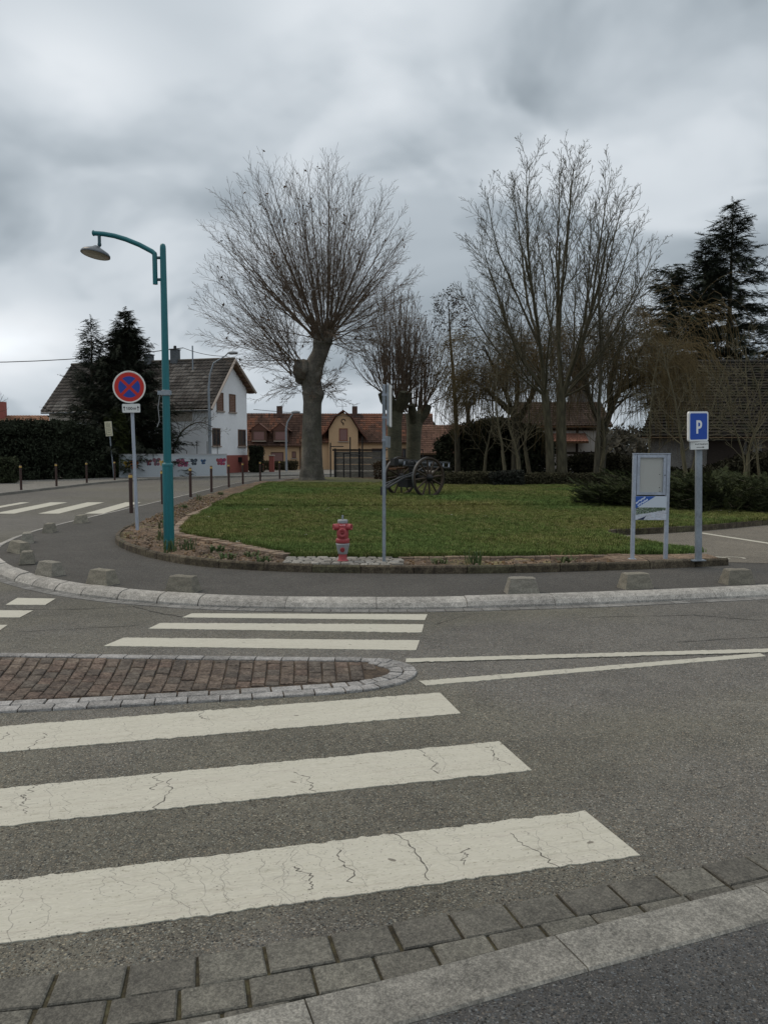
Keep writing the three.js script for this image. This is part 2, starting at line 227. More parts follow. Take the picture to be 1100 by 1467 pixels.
// plane with uv 0..1 facing +z, corner rounding r
function facePlate(w, h, r, x = 0, y = 0, z = 0) {
  const s = new THREE.Shape(), a = w / 2, b = h / 2; s.moveTo(-a + r, -b); s.lineTo(a - r, -b); s.absarc(a - r, -b + r, r, -Math.PI / 2, 0); s.lineTo(a, b - r); s.absarc(a - r, b - r, r, 0, Math.PI / 2); s.lineTo(-a + r, b); s.absarc(-a + r, b - r, r, Math.PI / 2, Math.PI); s.lineTo(-a, -b + r); s.absarc(-a + r, -b + r, r, Math.PI, Math.PI * 1.5);
  const g = new THREE.ShapeGeometry(s, 6), p = g.attributes.position, u = g.attributes.uv; for (let i = 0; i < p.count; i++) u.setXY(i, (p.getX(i) + a) / w, (p.getY(i) + b) / h); g.translate(x, y, z); return g;
}
function backPlate(w, h, r, t, x = 0, y = 0, z = 0) {
  const s = new THREE.Shape(), a = w / 2, b = h / 2; s.moveTo(-a + r, -b); s.lineTo(a - r, -b); s.absarc(a - r, -b + r, r, -Math.PI / 2, 0); s.lineTo(a, b - r); s.absarc(a - r, b - r, r, 0, Math.PI / 2); s.lineTo(-a + r, b); s.absarc(-a + r, b - r, r, Math.PI / 2, Math.PI); s.lineTo(-a, -b + r); s.absarc(-a + r, -b + r, r, Math.PI, Math.PI * 1.5);
  const g = new THREE.ExtrudeGeometry(s, { depth: t, bevelEnabled: false, curveSegments: 6 }); g.translate(x, y, z); return g;
}

/* ------------------------------------------------ large structure: roads, pavements, lawn */
const tone = (s, sc, amp, o = 0) => (x, z) => { const v = 1 + (fbm(x * sc + o, z * sc + o, 4, s) - .5) * amp; return [v, v, v * .995]; };
struct('ground', (() => { const g = new THREE.PlaneGeometry(1400, 1400); g.rotateX(-Math.PI / 2); g.translate(0, -.06, -100); return g; })(), M({ color: lin(.11, .12, .06), map: soilMap }));
const roadTone = (x, z) => { const patch = (fbm(x * .35 + 3, z * .35, 3, 91) - .5) * .5 + (fbm(x * 1.7, z * 1.7, 3, 95) - .5) * .26; const v = 1 + patch, w = smooth(.42, .7, fbm(x * .6 + 20, z * .6, 3, 97)) * .07; return [v * (1.0 + w * .5), v * (1 + w * .5), v * (1 - w)]; };
const road = struct('road', sheet([[-70, 4], [45, 4], [45, -72], [-70, -72]], () => 0, roadTone, (x, z) => z > -14 && Math.abs(x) < 7 ? .3 : 3), mat.road);
const farPts = [[22, -58.5], [8, -54], [0, -51], [-4.5, -48.3], [-6.7, -44], [-7.4, -38], [-7.3, -30], [-7.2, -24], [-7.2, -19.5], [-7.15, -16.5], [-6.9, -14.3], [-6.3, -12.3], [-5.36, -10.78], [-4.45, -9.78], [-3.45, -9.05], [-2.53, -8.63], [-1.64, -8.4], [-.5, -8.31], [.67, -8.34], [1.57, -8.45], [2.36, -8.58], [3.16, -8.75], [4.45, -9.05], [6.5, -9.6], [10, -10.8], [16, -13.5], [26, -19]];
const farPath = new Path(farPts.slice().reverse());       // travels right -> left so that its right-hand side is the footpath
{
  const inner = farPath.line(0, farPath.len, .195, 160);
  struct('far_pavement', sheet([...inner, [30, -60], [40, -30]], () => .1, (x, z) => { const t = tone(22, .8, .42)(x, z); return t; }, (x, z) => z > -20 ? .6 : 3), mat.pave);
  const k = structGroup('far_kerb'), r = rngOf(7); let s = 0, n = 0;
  while (s < farPath.len - .3) {
    const a = farPath.at(s), curve = a.x < -2 && a.z > -15; const L = curve ? .5 + r() * .12 : .98; const e = Math.min(s + L, farPath.len), dy = (r() - .5) * .012, g = curve ? .012 + r() * .012 : .006;
    const gb = sweep(new GB(), farPath, s + g / 2, e - g / 2, [[0, -.05], [.01, .028 + dy], [.045, .07 + dy], [.09, .095 + dy], [.2, .108 + dy], [.207, .05]], curve ? 3 : 4);
    mesh('kerb_stone', gb.geo(), mat.kerbFar[n++ % 3 === 0 ? Math.floor(r() * 3) : 1], k); s = e;
  }
  const gt = structGroup('far_gutter'); let q = farPath.sAt(a => a.x < 9); const end = farPath.sAt(a => a.x < -5.2);
  while (q < end) { const L = .2; mesh('gutter_block', sweep(new GB(), farPath, q + .004, q + L - .004, [[-.125, -.03], [-.125, .006], [-.004, .009], [-.004, -.03]], 1).geo(), mat.gutterFar[Math.floor(r() * 3)], gt); q += L; }
}
{ // outer side of the side road, yards under the houses
  const pts = [[-14.35, 2], [-14.3, -20], [-14.35, -34], [-14.2, -41], [-13.2, -45.3], [-11, -48], [-8.4, -50.4], [-4, -53.6], [3, -57.2], [14, -61.5], [34, -69]];
  const p = new Path(pts); const k = structGroup('outer_kerb'), r = rngOf(17);
  for (let s = 8; s < p.len - 1; s += 1) mesh('kerb_stone', sweep(new GB(), p, s + .006, s + .994, [[0, -.05], [-.01, .09], [-.03, .105], [-.15, .105], [-.15, .04]], 2).geo(), mat.kerbNear[Math.floor(r() * 2)], k);
  struct('outer_pavement', sheet([...p.line(0, p.len, -.14, 60), [60, -85], [60, -160], [-110, -160], [-110, 2]], () => .1, (x, z) => { const v = tone(33, .5, .3)(x, z); return v; }, (x, z) => 4), mat.outer);
}
const lawnY = (x, z) => .2 + .11 * smooth(-12.5, -30, z) + .05 * Math.exp(-((x + 3.3) ** 2 + (z + 36) ** 2) / 20) + (fbm(x * .6, z * .6, 3, 44) - .5) * .05 * smooth(-11.5, -14, z);
const plantPts = [[-6.35, -40], [-6.4, -33], [-6.15, -24.8], [-5.6, -19.4], [-5.18, -16.1], [-4.98, -14.7], [-4.55, -13.35], [-3.95, -12.3], [-3.25, -11.42], [-2.39, -10.72], [-1.2, -10.3], [.09, -10.17], [1.36, -10.17], [2.78, -10.39], [4.0, -10.66], [4.8, -10.9]];
const plantPath = new Path(plantPts);
const edgePts = [[-3.6, -40], [-4.35, -36.5], [-4.85, -32], [-4.72, -25.3], [-4.55, -20.4], [-4.33, -16.9], [-4.05, -15.2], [-3.92, -14.4], [-3.49, -13.65], [-2.89, -12.98], [-2.15, -12.06], [-1.4, -11.12]];
const edgePath = new Path(edgePts);
const edgeR = new Path([[.2, -10.93], [1.47, -10.97], [2.97, -11.12], [3.7, -11.27]]);
{
  const k = structGroup('planter_kerb'), r = rngOf(27); const s0 = plantPath.sAt(a => a.z > -16.4); // travel far -> near -> right, lawn side is on the left
  let s = s0; while (s < plantPath.len - .05) { const a = plantPath.at(s), L = a.x < -3 ? .38 : .62 + r() * .1, e = Math.min(s + L, plantPath.len), dy = (r() - .5) * .016; mesh('kerb_stone', sweep(new GB(), plantPath, s + .005, e - .005, [[0, .06], [-.006, .185 + dy], [-.025, .205 + dy], [-.075, .205 + dy], [-.08, .1]], 2).geo(), mat.mossKerb[Math.floor(r() * 3)], k); s = e; }
  const bed = [...plantPath.line(0, plantPath.len, -.07, 70), [4.85, -11.2], ...edgeR.line(edgeR.len, 0, -.02, 8), [-1.4, -11.05], ...edgePath.line(edgePath.len, 0, .02, 50)];
  const bedY = (x, z) => lerp(.165, .135, smooth(-16, -20, z)) + (fbm(x * 7, z * 7, 4, 61) - .5) * .1 * smooth(-10.15, -10.35, z) + (fbm(x * 1.3, z * 1.3, 2, 65) - .4) * .04;
  struct('planter_bed', sheet(bed, bedY, (x, z) => { const v = .8 + (fbm(x * 3, z * 3, 4, 66) - .5) * .9, g = fbm(x * 1.6 + 7, z * 1.6, 3, 67) > .6 ? .14 : 0; return [v * (1 - g * .5), v * (.95 + g), v * (.88 - g)]; }, (x, z) => z > -18 ? .09 : .3), mat.soil);
  // edging: concrete strip along the side, soldier bricks along the front
  const ed = structGroup('lawn_edging'); const sB = edgePath.sAt(a => a.z > -14.1); s = edgePath.sAt(a => a.z > -37.5);
  while (s < sB) { const e = Math.min(s + 1, sB), dy = (r() - .5) * .02, a = edgePath.at(s), y = Math.max(lawnY(a.x, a.z), .2) + .01; mesh('edging_strip', sweep(new GB(), edgePath, s + .006, e - .006, [[.02, .08], [.02, y + dy], [-.2, y + .012 + dy], [-.2, .08]], 3).geo(), mat.edge[Math.floor(r() * 3)], ed); s = e; }
  while (s < edgePath.len - .05) { const e = s + .105, dy = (r() - .5) * .014; mesh('brick', sweep(new GB(), edgePath, s + .005, e - .004, [[.02, .1], [.02, .212 + dy], [.012, .22 + dy], [-.19, .224 + dy], [-.2, .214 + dy], [-.2, .1]], 1).geo(), mat.edge[Math.floor(r() * 3)], ed); s = e; }
  s = 0; while (s < edgeR.len - .1) { const e = s + .215, dy = (r() - .5) * .012; mesh('brick', sweep(new GB(), edgeR, s + .005, e - .005, [[.0, .1], [.0, .206 + dy], [-.008, .214 + dy], [-.095, .214 + dy], [-.1, .2 + dy], [-.1, .1]], 1).geo(), mat.edge[Math.floor(r() * 3)], ed); s = e; }
  // granite setts
  const cb = structGroup('cobble_patch'); mesh('bedding', new GB().prism([[-1.36, -11.04], [.2, -11.04], [.2, -10.265], [-.5, -10.3], [-1.36, -10.45]], .1, .182).geo(), mat.joint, cb);
  for (let row = 0; row < 6; row++) { let x = -1.4 + r() * .05; const z0 = -11.03 + row * .125; while (x < .12) { const w = .11 + r() * .07; if (!(row === 5 && x < -.6) && !(row === 4 && x < -1.3)) mesh('sett', new GB().prism([[x + .006 + r() * .006, z0 + .006 + r() * .008], [x + w - .006, z0 + .006 + r() * .008], [x + w - .006 - r() * .008, z0 + .116], [x + .006, z0 + .116 - r() * .008]], .13, .2 + r() * .014, .012).geo(), mat.sett[Math.floor(r() * 4)], cb); x += w; } }
  // slabs under the notice board
  const sl = structGroup('board_slabs'); const sc = [[.3, .24, .18], [.24, .19, .14], [.34, .27, .2]].map(c => M({ color: lin(...c), map: soilMap, bumpMap: concBump, bumpScale: .006 }));
  [[3.12, 3.6, 10.56, 11.2], [3.61, 4.08, 10.67, 11.25], [4.09, 4.66, 10.8, 11.3]].forEach(([a, b, c, d], i) => mesh('slab', new GB().prism([[a, -c], [b, -c - .1], [b, -d], [a, -d]], .1, .203 + i * .003, .008).geo(), sc[i], sl));
}
const lawnPoly = [...edgePath.line(0, edgePath.len, -.17, 60), [-1.3, -11.06], [.18, -11.03], ...edgeR.line(0, edgeR.len, -.1, 8), [4.3, -11.35], [4.75, -11.62], [4.45, -12.15], [4.05, -13.3], [3.95, -14.1], [4.2, -14.72], [4.9, -14.95], [6.2, -15.55], [8.2, -16.85], [14, -20.5], [30, -28], [30, -33], [12, -31.5], [4, -32], [-1, -38], [-3.2, -41]];
struct('lawn', sheet(lawnPoly, lawnY, (x, z) => { const v = .85 + (fbm(x * 1.2, z * 1.2, 4, 71) - .5) * .7, y = fbm(x * .45, z * .45, 3, 74); return [v * (.85 + y * .35), v, v * .85]; }, (x, z) => z > -20 ? .3 : 1), mat.lawn);
struct('garden_floor', sheet([[-3.4, -37], [-3.3, -41], [-1.5, -46], [2, -49.5], [10, -52.5], [22, -56.5], [40, -56], [40, -29], [26, -29], [12, -30], [4, -30.5], [-1, -35.5]], () => .22, (x, z) => tone(81, .9, .8)(x, z), () => 1.5), mat.floor);
{ // parking bay: same footpath level, paler worn surface, low dark kerb behind
  struct('parking', sheet([[4.9, -11.2], [4.5, -12.2], [4.1, -13.3], [3.98, -14.1], [4.22, -14.7], [4.9, -14.92], [6.2, -15.52], [8.2, -16.82], [14, -20.4], [20, -23.4], [20, -17.5], [9.5, -11.6], [6.6, -10.8]], () => .104, (x, z) => { const t = tone(24, .9, .4)(x, z); return [t[0] * 2.2, t[1] * 2.1, t[2] * 1.9]; }, () => .6), mat.pave);
  const k = structGroup('parking_kerb'), p = new Path([[3.98, -14.2], [4.3, -14.74], [4.9, -14.94], [6.2, -15.54], [8.2, -16.84], [14, -20.44], [20, -23.5]]), r = rngOf(37);
  for (let s = 0; s < p.len - .6; s += .7) mesh('kerb_stone', sweep(new GB(), p, s + .005, s + .695, [[0, .06], [.0, .215], [-.09, .222], [-.1, .1]].map(q => [q[0] + .02, q[1]]), 2).geo(), mat.mossKerb[Math.floor(r() * 3)], k);
}
// near corner: dark footpath, flat kerb stones, two-and-a-bit rows of blocks
const nearPath = new Path([[-3.2, -1.4], [-1.7, -1.84], [-.552, -2.185], [-.246, -2.29], [0, -2.377], [.579, -2.605], [1.03, -2.775], [1.414, -2.922], [1.9, -3.12], [3, -3.62], [5, -4.7]]);
{
  const back = nearPath.line(0, nearPath.len, .2, 60); // right-hand side of travel = towards the viewer
  struct('near_pavement', sheet([...back, [9, 3], [-6, 3]], () => .028, tone(12, 1.4, .5), (x, z) => z < -1 && Math.abs(x) < 3 ? .3 : 2), mat.paveNear);
  const k = structGroup('near_kerb'); const js = [nearPath.sAt(a => a.x > -.246), nearPath.sAt(a => a.x > .579), nearPath.sAt(a => a.x > 1.414)]; const cuts = [0, js[0] - .9, js[0], js[1], js[2], js[2] + .9, js[2] + 1.8, js[2] + 2.7];
  for (let i = 0; i < cuts.length - 1; i++) { const s0 = Math.max(cuts[i], 0) + .003, s1 = Math.min(cuts[i + 1], nearPath.len) - .003; if (s1 > s0 + .05) mesh('kerb_stone', sweep(new GB(), nearPath, s0, s1, [[0, -.05], [.002, .022], [.012, .034], [.2, .037], [.208, .03], [.21, -.02]], 8).geo(), mat.kerbNear[i % 2], k); }
  mesh('joint_sand', sweep(new GB(), nearPath, 0, nearPath.len, [[.01, .0], [.01, .016], [.2, .016], [.2, .0]], 40).geo(), mat.joint, k);
  const up = new Path([[-2.9, -2.13], [-1.9, -2.28], [-1.23, -2.40], [-.909, -2.452], [-.486, -2.551], [0, -2.685], [.552, -2.852], [1.18, -3.051], [1.617, -3.2], [2.3, -3.46], [3.4, -3.95]]);
  const g = structGroup('block_gutter'), r = rngOf(47);
  mesh('joint_sand', sweep(new GB(), up, 0, up.len, [[-.006, -.02], [-.006, .005], [.46, .005], [.46, -.02]], 40).geo(), mat.joint, g);
  const rows = [[0, .152, .222, .09], [.16, .288, .205, .0], [.296, .42, .205, .12]];
  for (const [o0, o1, L, st] of rows) for (let s = st; s < up.len - L; s += L) {
    const jj = () => (r() - .5) * .006; const a = up.off(s + .006, o0), b = up.off(s + L - .006, o0), c = up.off(s + L - .006, o1), d = up.off(s + .006, o1);
    let poly = [a, b, c, d].map(q => [q[0] + jj(), q[1] + jj()]); const m = [(a[0] + c[0]) / 2, (a[1] + c[1]) / 2];
    const sk = nearPath.sAt(q => q.x > m[0]), kk = nearPath.at(sk); poly = clipHalf(poly, kk.x - kk.nx * .008, kk.z - kk.nz * .008, -kk.nx, -kk.nz); if (poly.length < 3) continue;
    let A = 0; poly.forEach((q, i) => { const w = poly[(i + 1) % poly.length]; A += q[0] * w[1] - w[0] * q[1]; }); if (Math.abs(A) < .003) continue;
    mesh('paving_block', new GB().prism(poly, -.03, .014 + r() * .005, .005).geo(), mat.gutter[Math.floor(r() * 4)], g);
  }
}
{ // traffic island
  const g = structGroup('traffic_island'), r = rngOf(57);
  const out = new Path([[-7, -6.8], [-5, -6.6], [-3.2, -6.463], [-2.016, -6.397], [-.855, -6.335], [-.05, -6.29], [.13, -6.2], [.235, -6.04], [.25, -5.888], [.17, -5.68], [-.1, -5.469], [-.721, -5.311], [-1.626, -5.133], [-2.5, -4.99], [-4, -4.77], [-6, -4.5]]); // travels along the back, round the nose and back along the front; inside = right-hand side
  mesh('joint_sand', sheet(out.line(0, out.len, .01, 90), () => .006, tone(5, 3, .4), () => 1), M({ color: lin(.12, .095, .07), map: soilMap, vertexColors: true }), g);
  const sN0 = out.sAt(a => a.x > -.3), sN1 = (() => { let s = sN0 + .6; while (s < out.len && out.at(s).x > -.25) s += .01; return s; })();
  let s = out.sAt(a => a.x > -4.9);
  while (s < out.len - 2) {
    const nose = s > sN0 && s < sN1, L = nose ? .13 : .215, y = .02 + (r() - .5) * .005;
    mesh('border_stone', sweep(new GB(), out, s + .005, s + L - .005, [[.0, -.02], [.0, y - .006], [.006, y], [.092, y], [.098, y - .006], [.098, -.02]], nose ? 1 : 2).geo(), mat.border[Math.floor(r() * 3)], g);
    if (s > sN0 - .05) { const L2 = L * .98, s2 = s + .08, y2 = .02 + (r() - .5) * .005; const w = s < sN0 + .15 ? .07 : .1; mesh('border_stone', sweep(new GB(), out, s2 + .005, s2 + L2 - (nose ? .012 : .005), [[.106, -.02], [.106, y2 - .006], [.112, y2], [.1 + w, y2], [.106 + w, y2 - .006], [.106 + w, -.02]], 1).geo(), mat.border[Math.floor(r() * 3)], g); }
    s += L;
  }
  // bricks in columns across the island
  const topZ = x => { const t = clamp((x + 3.2) / 3.2, -1, 1); return lerp(-6.352, -6.18, t) + (x > -.2 ? (x + .2) * .25 : 0); }, botZ = x => { const t = (x + 2.6) / 2.55; return lerp(-5.185, -5.705, t); };
  const PW = .103, BL = .162;
  for (let c = 0; c < 46; c++) {
    const x0 = -.03 - c * PW, lean = .1 + c * .0095; const X = (z, e) => { const q = (z + 6.2) / 1.1; return x0 - e * PW + lean * (q - .5) * .9 - .25 * lean * q * q; };
    let z = topZ(x0) + .006 - (c % 2) * BL * .5; const zb = botZ(x0 - .06) - .008;
    while (z < zb - .03) { const z1 = Math.min(z + BL, zb), za = Math.max(z, topZ(x0) + .006); if (z1 - za > .03 && !(c === 0 && z1 > -5.86)) { const p = [[X(za, 0) - .004, za + .003 + r() * .004], [X(za, 1) + .004, za + .003], [X(z1, 1) + .004, z1 - .004 - r() * .003], [X(z1, 0) - .004, z1 - .004]]; mesh('brick', new GB().prism(p, -.02, .014 + r() * .009, .006).geo(), mat.brick[Math.floor(r() * 5)], g); } z += BL; }
  }
}
/* ---------------- painted markings: thin worn sheets with ragged edges */
function paintTex(seed, cracks) {
  return canvasTex(2048, 256, (x, w, h) => {
    const r = rngOf(seed); x.fillStyle = '#c9c9c0'; x.fillRect(0, 0, w, h);
    for (let i = 0; i < 9000; i++) { const v = 176 + r() * 50; x.fillStyle = `rgba(${v},${v},${v - 9},.28)`; const s = 1 + r() * 5; x.fillRect(r() * w, r() * h, s * (1 + r() * 3), s); }
    for (let i = 0; i < 70; i++) { x.fillStyle = `rgba(128,126,116,${.03 + r() * .06})`; const ly = r() * h, lx = r() * w; for (let k = 0; k < 26; k++) x.fillRect(lx + r() * 420, ly + (r() - .5) * 20, 12 + r() * 70, 1 + r() * 2.5); }
    for (let i = 0; i < 110; i++) { const cx = r() * w, cy = r() * h, R = 10 + r() * 60; for (let k = 0; k < 40; k++) { x.fillStyle = `rgba(140,136,122,${.06 + r() * .13})`; const a = r() * 6.3, q = r() * R; x.fillRect(cx + Math.cos(a) * q * 2.2, cy + Math.sin(a) * q * .5, 2 + r() * 7, 1 + r() * 3); } }
    for (let i = 0; i < 2600; i++) { x.fillStyle = `rgba(74,72,66,${.3 + r() * .5})`; const e = r() < .5 ? Math.pow(r(), 3) * h * .12 : h - Math.pow(r(), 3) * h * .12; x.fillRect(r() * w, r() < .45 ? e : r() * h, 1 + r() * 2, 1 + r() * 2); }
    const crack = (x0, y0, y1, wd, al) => { let px = x0, py = y0; const n = 16; for (let i = 0; i < n; i++) { const ny = lerp(y0, y1, (i + 1) / n), nx = px + (r() - .5) * 22; x.strokeStyle = `rgba(52,50,46,${al})`; x.lineWidth = Math.max(.7, wd * (.35 + r())); x.beginPath(); x.moveTo(px, py); x.lineTo(nx, ny); x.stroke(); x.strokeStyle = `rgba(226,226,220,${al * .6})`; x.lineWidth = 1; x.beginPath(); x.moveTo(px + wd, py); x.lineTo(nx + wd, ny); x.stroke(); px = nx; py = ny; if (r() < .12) { x.strokeStyle = `rgba(60,58,54,${al * .7})`; x.lineWidth = 1; x.beginPath(); x.moveTo(px, py); x.lineTo(px + (r() - .5) * 70, py + (r() - .5) * 30); x.stroke(); } } };
    for (let i = 0; i < cracks; i++) { const big = r() < .2; const a = r() < .5 ? 0 : r() * h * .5; crack(r() * w, a, Math.min(h, a + h * (.25 + r() * .8)), big ? 2.6 : 1.1, big ? .8 : .45); }
    for (let i = 0; i < 5; i++) { x.fillStyle = 'rgba(96,92,84,.7)'; x.beginPath(); x.ellipse(r() * w, r() * h, 3 + r() * 8, 2 + r() * 5, r(), 0, 6.3); x.fill(); }
  });
}
const paintMats = [[3, 55], [4, 42], [6, 26], [9, 8]].map(([s, c]) => M({ map: paintTex(s, c), color: lin(.84, .815, .76), roughness: .75, bumpMap: concBump, bumpScale: .002 }));
function marking(name, label, quad, mi, y = .005, group) { // quad: corners [x,z] back-left, back-right, front-right, front-left
  const r = rngOf(Math.round((quad[0][0] + quad[1][1]) * 1000) >>> 0), [A, B, C, D] = quad, W = Math.hypot(D[0] - A[0], D[1] - A[1]), L = Math.hypot(B[0] - A[0], B[1] - A[1]), n = Math.max(3, Math.min(170, Math.round(L / .025))), P = [], U = [], N = [], near = Math.hypot((A[0] + B[0]) / 2, (A[1] + B[1]) / 2) < 8;
  const amp = near ? .012 : .006, row = i => { const t = i / n; const jA = (r() - .5) * amp * (r() < .1 ? 2.4 : 1), jD = (r() - .5) * amp * (r() < .1 ? 2.4 : 1); const a = [lerp(A[0], B[0], t), lerp(A[1], B[1], t)], d = [lerp(D[0], C[0], t), lerp(D[1], C[1], t)], ux = (d[0] - a[0]) / W, uz = (d[1] - a[1]) / W; return [[a[0] + ux * jA, a[1] + uz * jA], [d[0] + ux * jD, d[1] + uz * jD], t]; };
  let p = row(0); const push = (q, t, v, yy, nn) => { P.push(q[0], yy, q[1]); U.push(t * Math.max(L, .8) / 4.3, v); N.push(...nn); };
  for (let i = 1; i <= n; i++) { const q = row(i), up = [0, 1, 0]; for (const [e, t, v] of [[p[1], p[2], 0], [q[1], q[2], 0], [q[0], q[2], 1], [p[1], p[2], 0], [q[0], q[2], 1], [p[0], p[2], 1]]) push(e, t, v, y, up); for (const [e0, e1, s] of [[p[1], q[1], 1], [q[0], p[0], -1]]) { const nn = [0, 0, s], v = s > 0 ? .01 : .99; push(e0, p[2], v, y - .0045, nn); push(e1, q[2], v, y - .0045, nn); push(e1, q[2], v, y, nn); push(e0, p[2], v, y - .0045, nn); push(e1, q[2], v, y, nn); push(e0, p[2], v, y, nn); } p = q; }
  const g = new THREE.BufferGeometry(); g.setAttribute('position', new THREE.Float32BufferAttribute(P, 3)); g.setAttribute('uv', new THREE.Float32BufferAttribute(U, 2)); g.setAttribute('normal', new THREE.Float32BufferAttribute(N, 3));
  const m = mesh(name, g, paintMats[mi], road); if (label) m.userData.label = label; return m;
}
const zs = [[[.392, -5.421], [.496, -4.98], 4.2], [[.673, -4.491], [.785, -4.073], 4.2], [[.948, -3.598], [1.075, -3.19], 4.2]];
zs.forEach(([b, c, L], i) => { const ux = .9708, uz = -.2398; marking('crossing_stripe', 'cracked white stripe of the crossing before the road island', [[b[0] - ux * L, b[1] - uz * L], b, c, [c[0] - ux * (L - .02), c[1] - uz * (L - .02)]], 2 - i); });
[[[-2.0, -8.12], [.45, -8.07], [.41, -7.8], [-2.05, -7.92]], [[-2.2, -7.66], [.39, -7.6], [.352, -7.25], [-2.245, -7.417]], [[-2.36, -7.05], [.319, -6.95], [.273, -6.6], [-2.433, -6.745]]].forEach(q => marking('crossing_stripe', 'white stripe of the crossing behind the road island', q, 3));
[[[-4.22, -8.98], [-3.76, -8.94], [-3.72, -8.57], [-4.16, -8.58]], [[-4.2, -8.28], [-3.72, -8.27], [-3.70, -7.92], [-4.16, -7.92]], [[-4.15, -7.6], [-3.66, -7.57], [-3.61, -7.25], [-4.1, -7.27]]].forEach(q => marking('give_way_dash', 'short white dash across the side road mouth', q, 3));
marking('guide_line', 'thin white line leading from the back of the island nose', [[.18, -6.31], [4.6, -6.775], [4.6, -6.66], [.172, -6.2]], 2, .0095);
marking('guide_line', 'thin white line slanting from the front of the island nose', [[.257, -5.7], [3.15, -6.5], [3.15, -6.4], [.3, -5.59]], 1);
for (const [x, w] of [[-7.78, .5], [-9.0, .55], [-10.2, .55], [-11.3, .3], [-12.4, .5], [-13.5, .5]]) marking('crossing_stripe', 'white stripe of the crossing over the side road', [[x + w / 2 - .4, -25.7], [x + w / 2, -21.1], [x - w / 2, -21.1], [x - w / 2 - .4, -25.7]], 3);
{ // parking bay line and painted symbol
  const pk = scene.children.find(o => o.name === 'parking');
  const line = mesh('bay_line', boxG(-.05, .05, .104, .109, -1.0, 1.0), paintMats[3], pk); line.position.set(6.35, 0, -14.35); line.rotation.y = .27;
  const line2 = mesh('bay_line', boxG(-.05, .05, .104, .109, -1.0, 1.0), paintMats[3], pk); line2.position.set(6.88, 0, -12.42); line2.rotation.y = .27;
  const ring = new THREE.RingGeometry(.16, .22, 24, 1, -.6, 4.6); ring.rotateX(-Math.PI / 2); const sy = mesh('painted_symbol', ring, paintMats[3], pk); sy.position.set(5.18, .109, -11.6); sy.scale.set(.75, 1, .6);
  const bar = mesh('painted_symbol', boxG(-.13, .13, .104, .109, -.025, .025), paintMats[3], pk); bar.position.set(4.95, 0, -11.74); bar.rotation.y = -.5;
}
{ // hairline cracks as thin near-black strips laid on the asphalt
  const r = rngOf(99), cm = M({ color: lin(.022, .021, .02) });
  const crack = (pts, w) => { const gb = new GB(); let prev = null; for (let i = 0; i < pts.length - 1; i++) { const [a, b] = [pts[i], pts[i + 1]], n = Math.ceil(Math.hypot(b[0] - a[0], b[1] - a[1]) / .12); for (let k = 0; k <= n; k++) { const t = k / n, x = lerp(a[0], b[0], t) + (r() - .5) * .03, z = lerp(a[1], b[1], t) + (r() - .5) * .03, ww = w * (.4 + r()); const cur = [[x, .0042, z - ww], [x, .0042, z + ww]]; if (prev) gb.quad(prev[1], cur[1], cur[0], prev[0]); prev = cur; } } mesh('road_crack', gb.geo(), cm, road); };
  crack([[-3.9, -8.3], [-3.2, -8.35], [-2.75, -8.5], [-2.3, -8.1], [-1.9, -7.85]], .006); crack([[-3.4, -7.3], [-2.4, -7.55]], .004);
  crack([[1.9, -7.9], [3.2, -8.05], [4.2, -7.6], [5.4, -7.5]], .005); crack([[2.6, -6.9], [3.6, -7.1], [4.6, -6.9]], .005); crack([[.5, -7.6], [.9, -8.1]], .004);
}

/* ------------------------------------------------ buildings */
function tiles(gb, o, u, v, Lu, Lv, tu, tv, cols, seed) { // o = eave corner, u along the eave, v up the slope (unit vectors)
  const r = rngOf(seed), U = V(...u), W = V(...v), N = U.clone().cross(W).normalize(); if (N.y < 0) N.negate(); const nu = Math.round(Lu / tu), nv = Math.round(Lv / tv), du = Lu / nu, dv = Lv / nv;
  const P = (a, b, h) => [o[0] + U.x * a + W.x * b + N.x * h, o[1] + U.y * a + W.y * b + N.y * h, o[2] + U.z * a + W.z * b + N.z * h];
  for (let j = 0; j < nv; j++) for (let i = 0; i < nu; i++) {
    const patch = fbm(i * .16, j * .2, 3, seed), c = cols[Math.min(cols.length - 1, Math.floor(clamp((patch - .3) * 2.4 + (r() - .5) * .55) * cols.length))], k = .8 + r() * .4; gb.col = [c[0] * k, c[1] * k, c[2] * k];
    const a = i * du, b = j * dv, h = .05 + r() * .012, h2 = .012;
    gb.quad(P(a, b, h), P(a + du * .3, b, h + .035), P(a + du * .3, b + dv * 1.1, h2 + .03), P(a, b + dv * 1.1, h2)); gb.quad(P(a + du * .3, b, h + .035), P(a + du * .62, b, h), P(a + du * .62, b + dv * 1.1, h2), P(a + du * .3, b + dv * 1.1, h2 + .03)); gb.quad(P(a + du * .62, b, h), P(a + du * 1.01, b, h - .012), P(a + du * 1.01, b + dv * 1.1, h2), P(a + du * .62, b + dv * 1.1, h2));
    gb.quad(P(a, b, -.01), P(a + du * 1.01, b, -.01), P(a + du * .62, b, h), P(a + du * .15, b, h + .02));
  }
  gb.col = null;
}
function slab(gb, o, u, v, Lu, Lv, t) { // roof slab below the tiles
  const U = V(...u), W = V(...v), N = U.clone().cross(W).normalize(); if (N.y < 0) N.negate(); const P = (a, b, h) => [o[0] + U.x * a + W.x * b + N.x * h, o[1] + U.y * a + W.y * b + N.y * h, o[2] + U.z * a + W.z * b + N.z * h];
  const a = P(0, 0, 0), b = P(Lu, 0, 0), c = P(Lu, Lv, 0), d = P(0, Lv, 0), A = P(0, 0, -t), B = P(Lu, 0, -t), C = P(Lu, Lv, -t), D = P(0, Lv, -t); gb.quad(a, b, c, d); gb.quad(A, B, C, D); gb.quad(a, b, B, A); gb.quad(b, c, C, B); gb.quad(c, d, D, C); gb.quad(d, a, A, D);
}
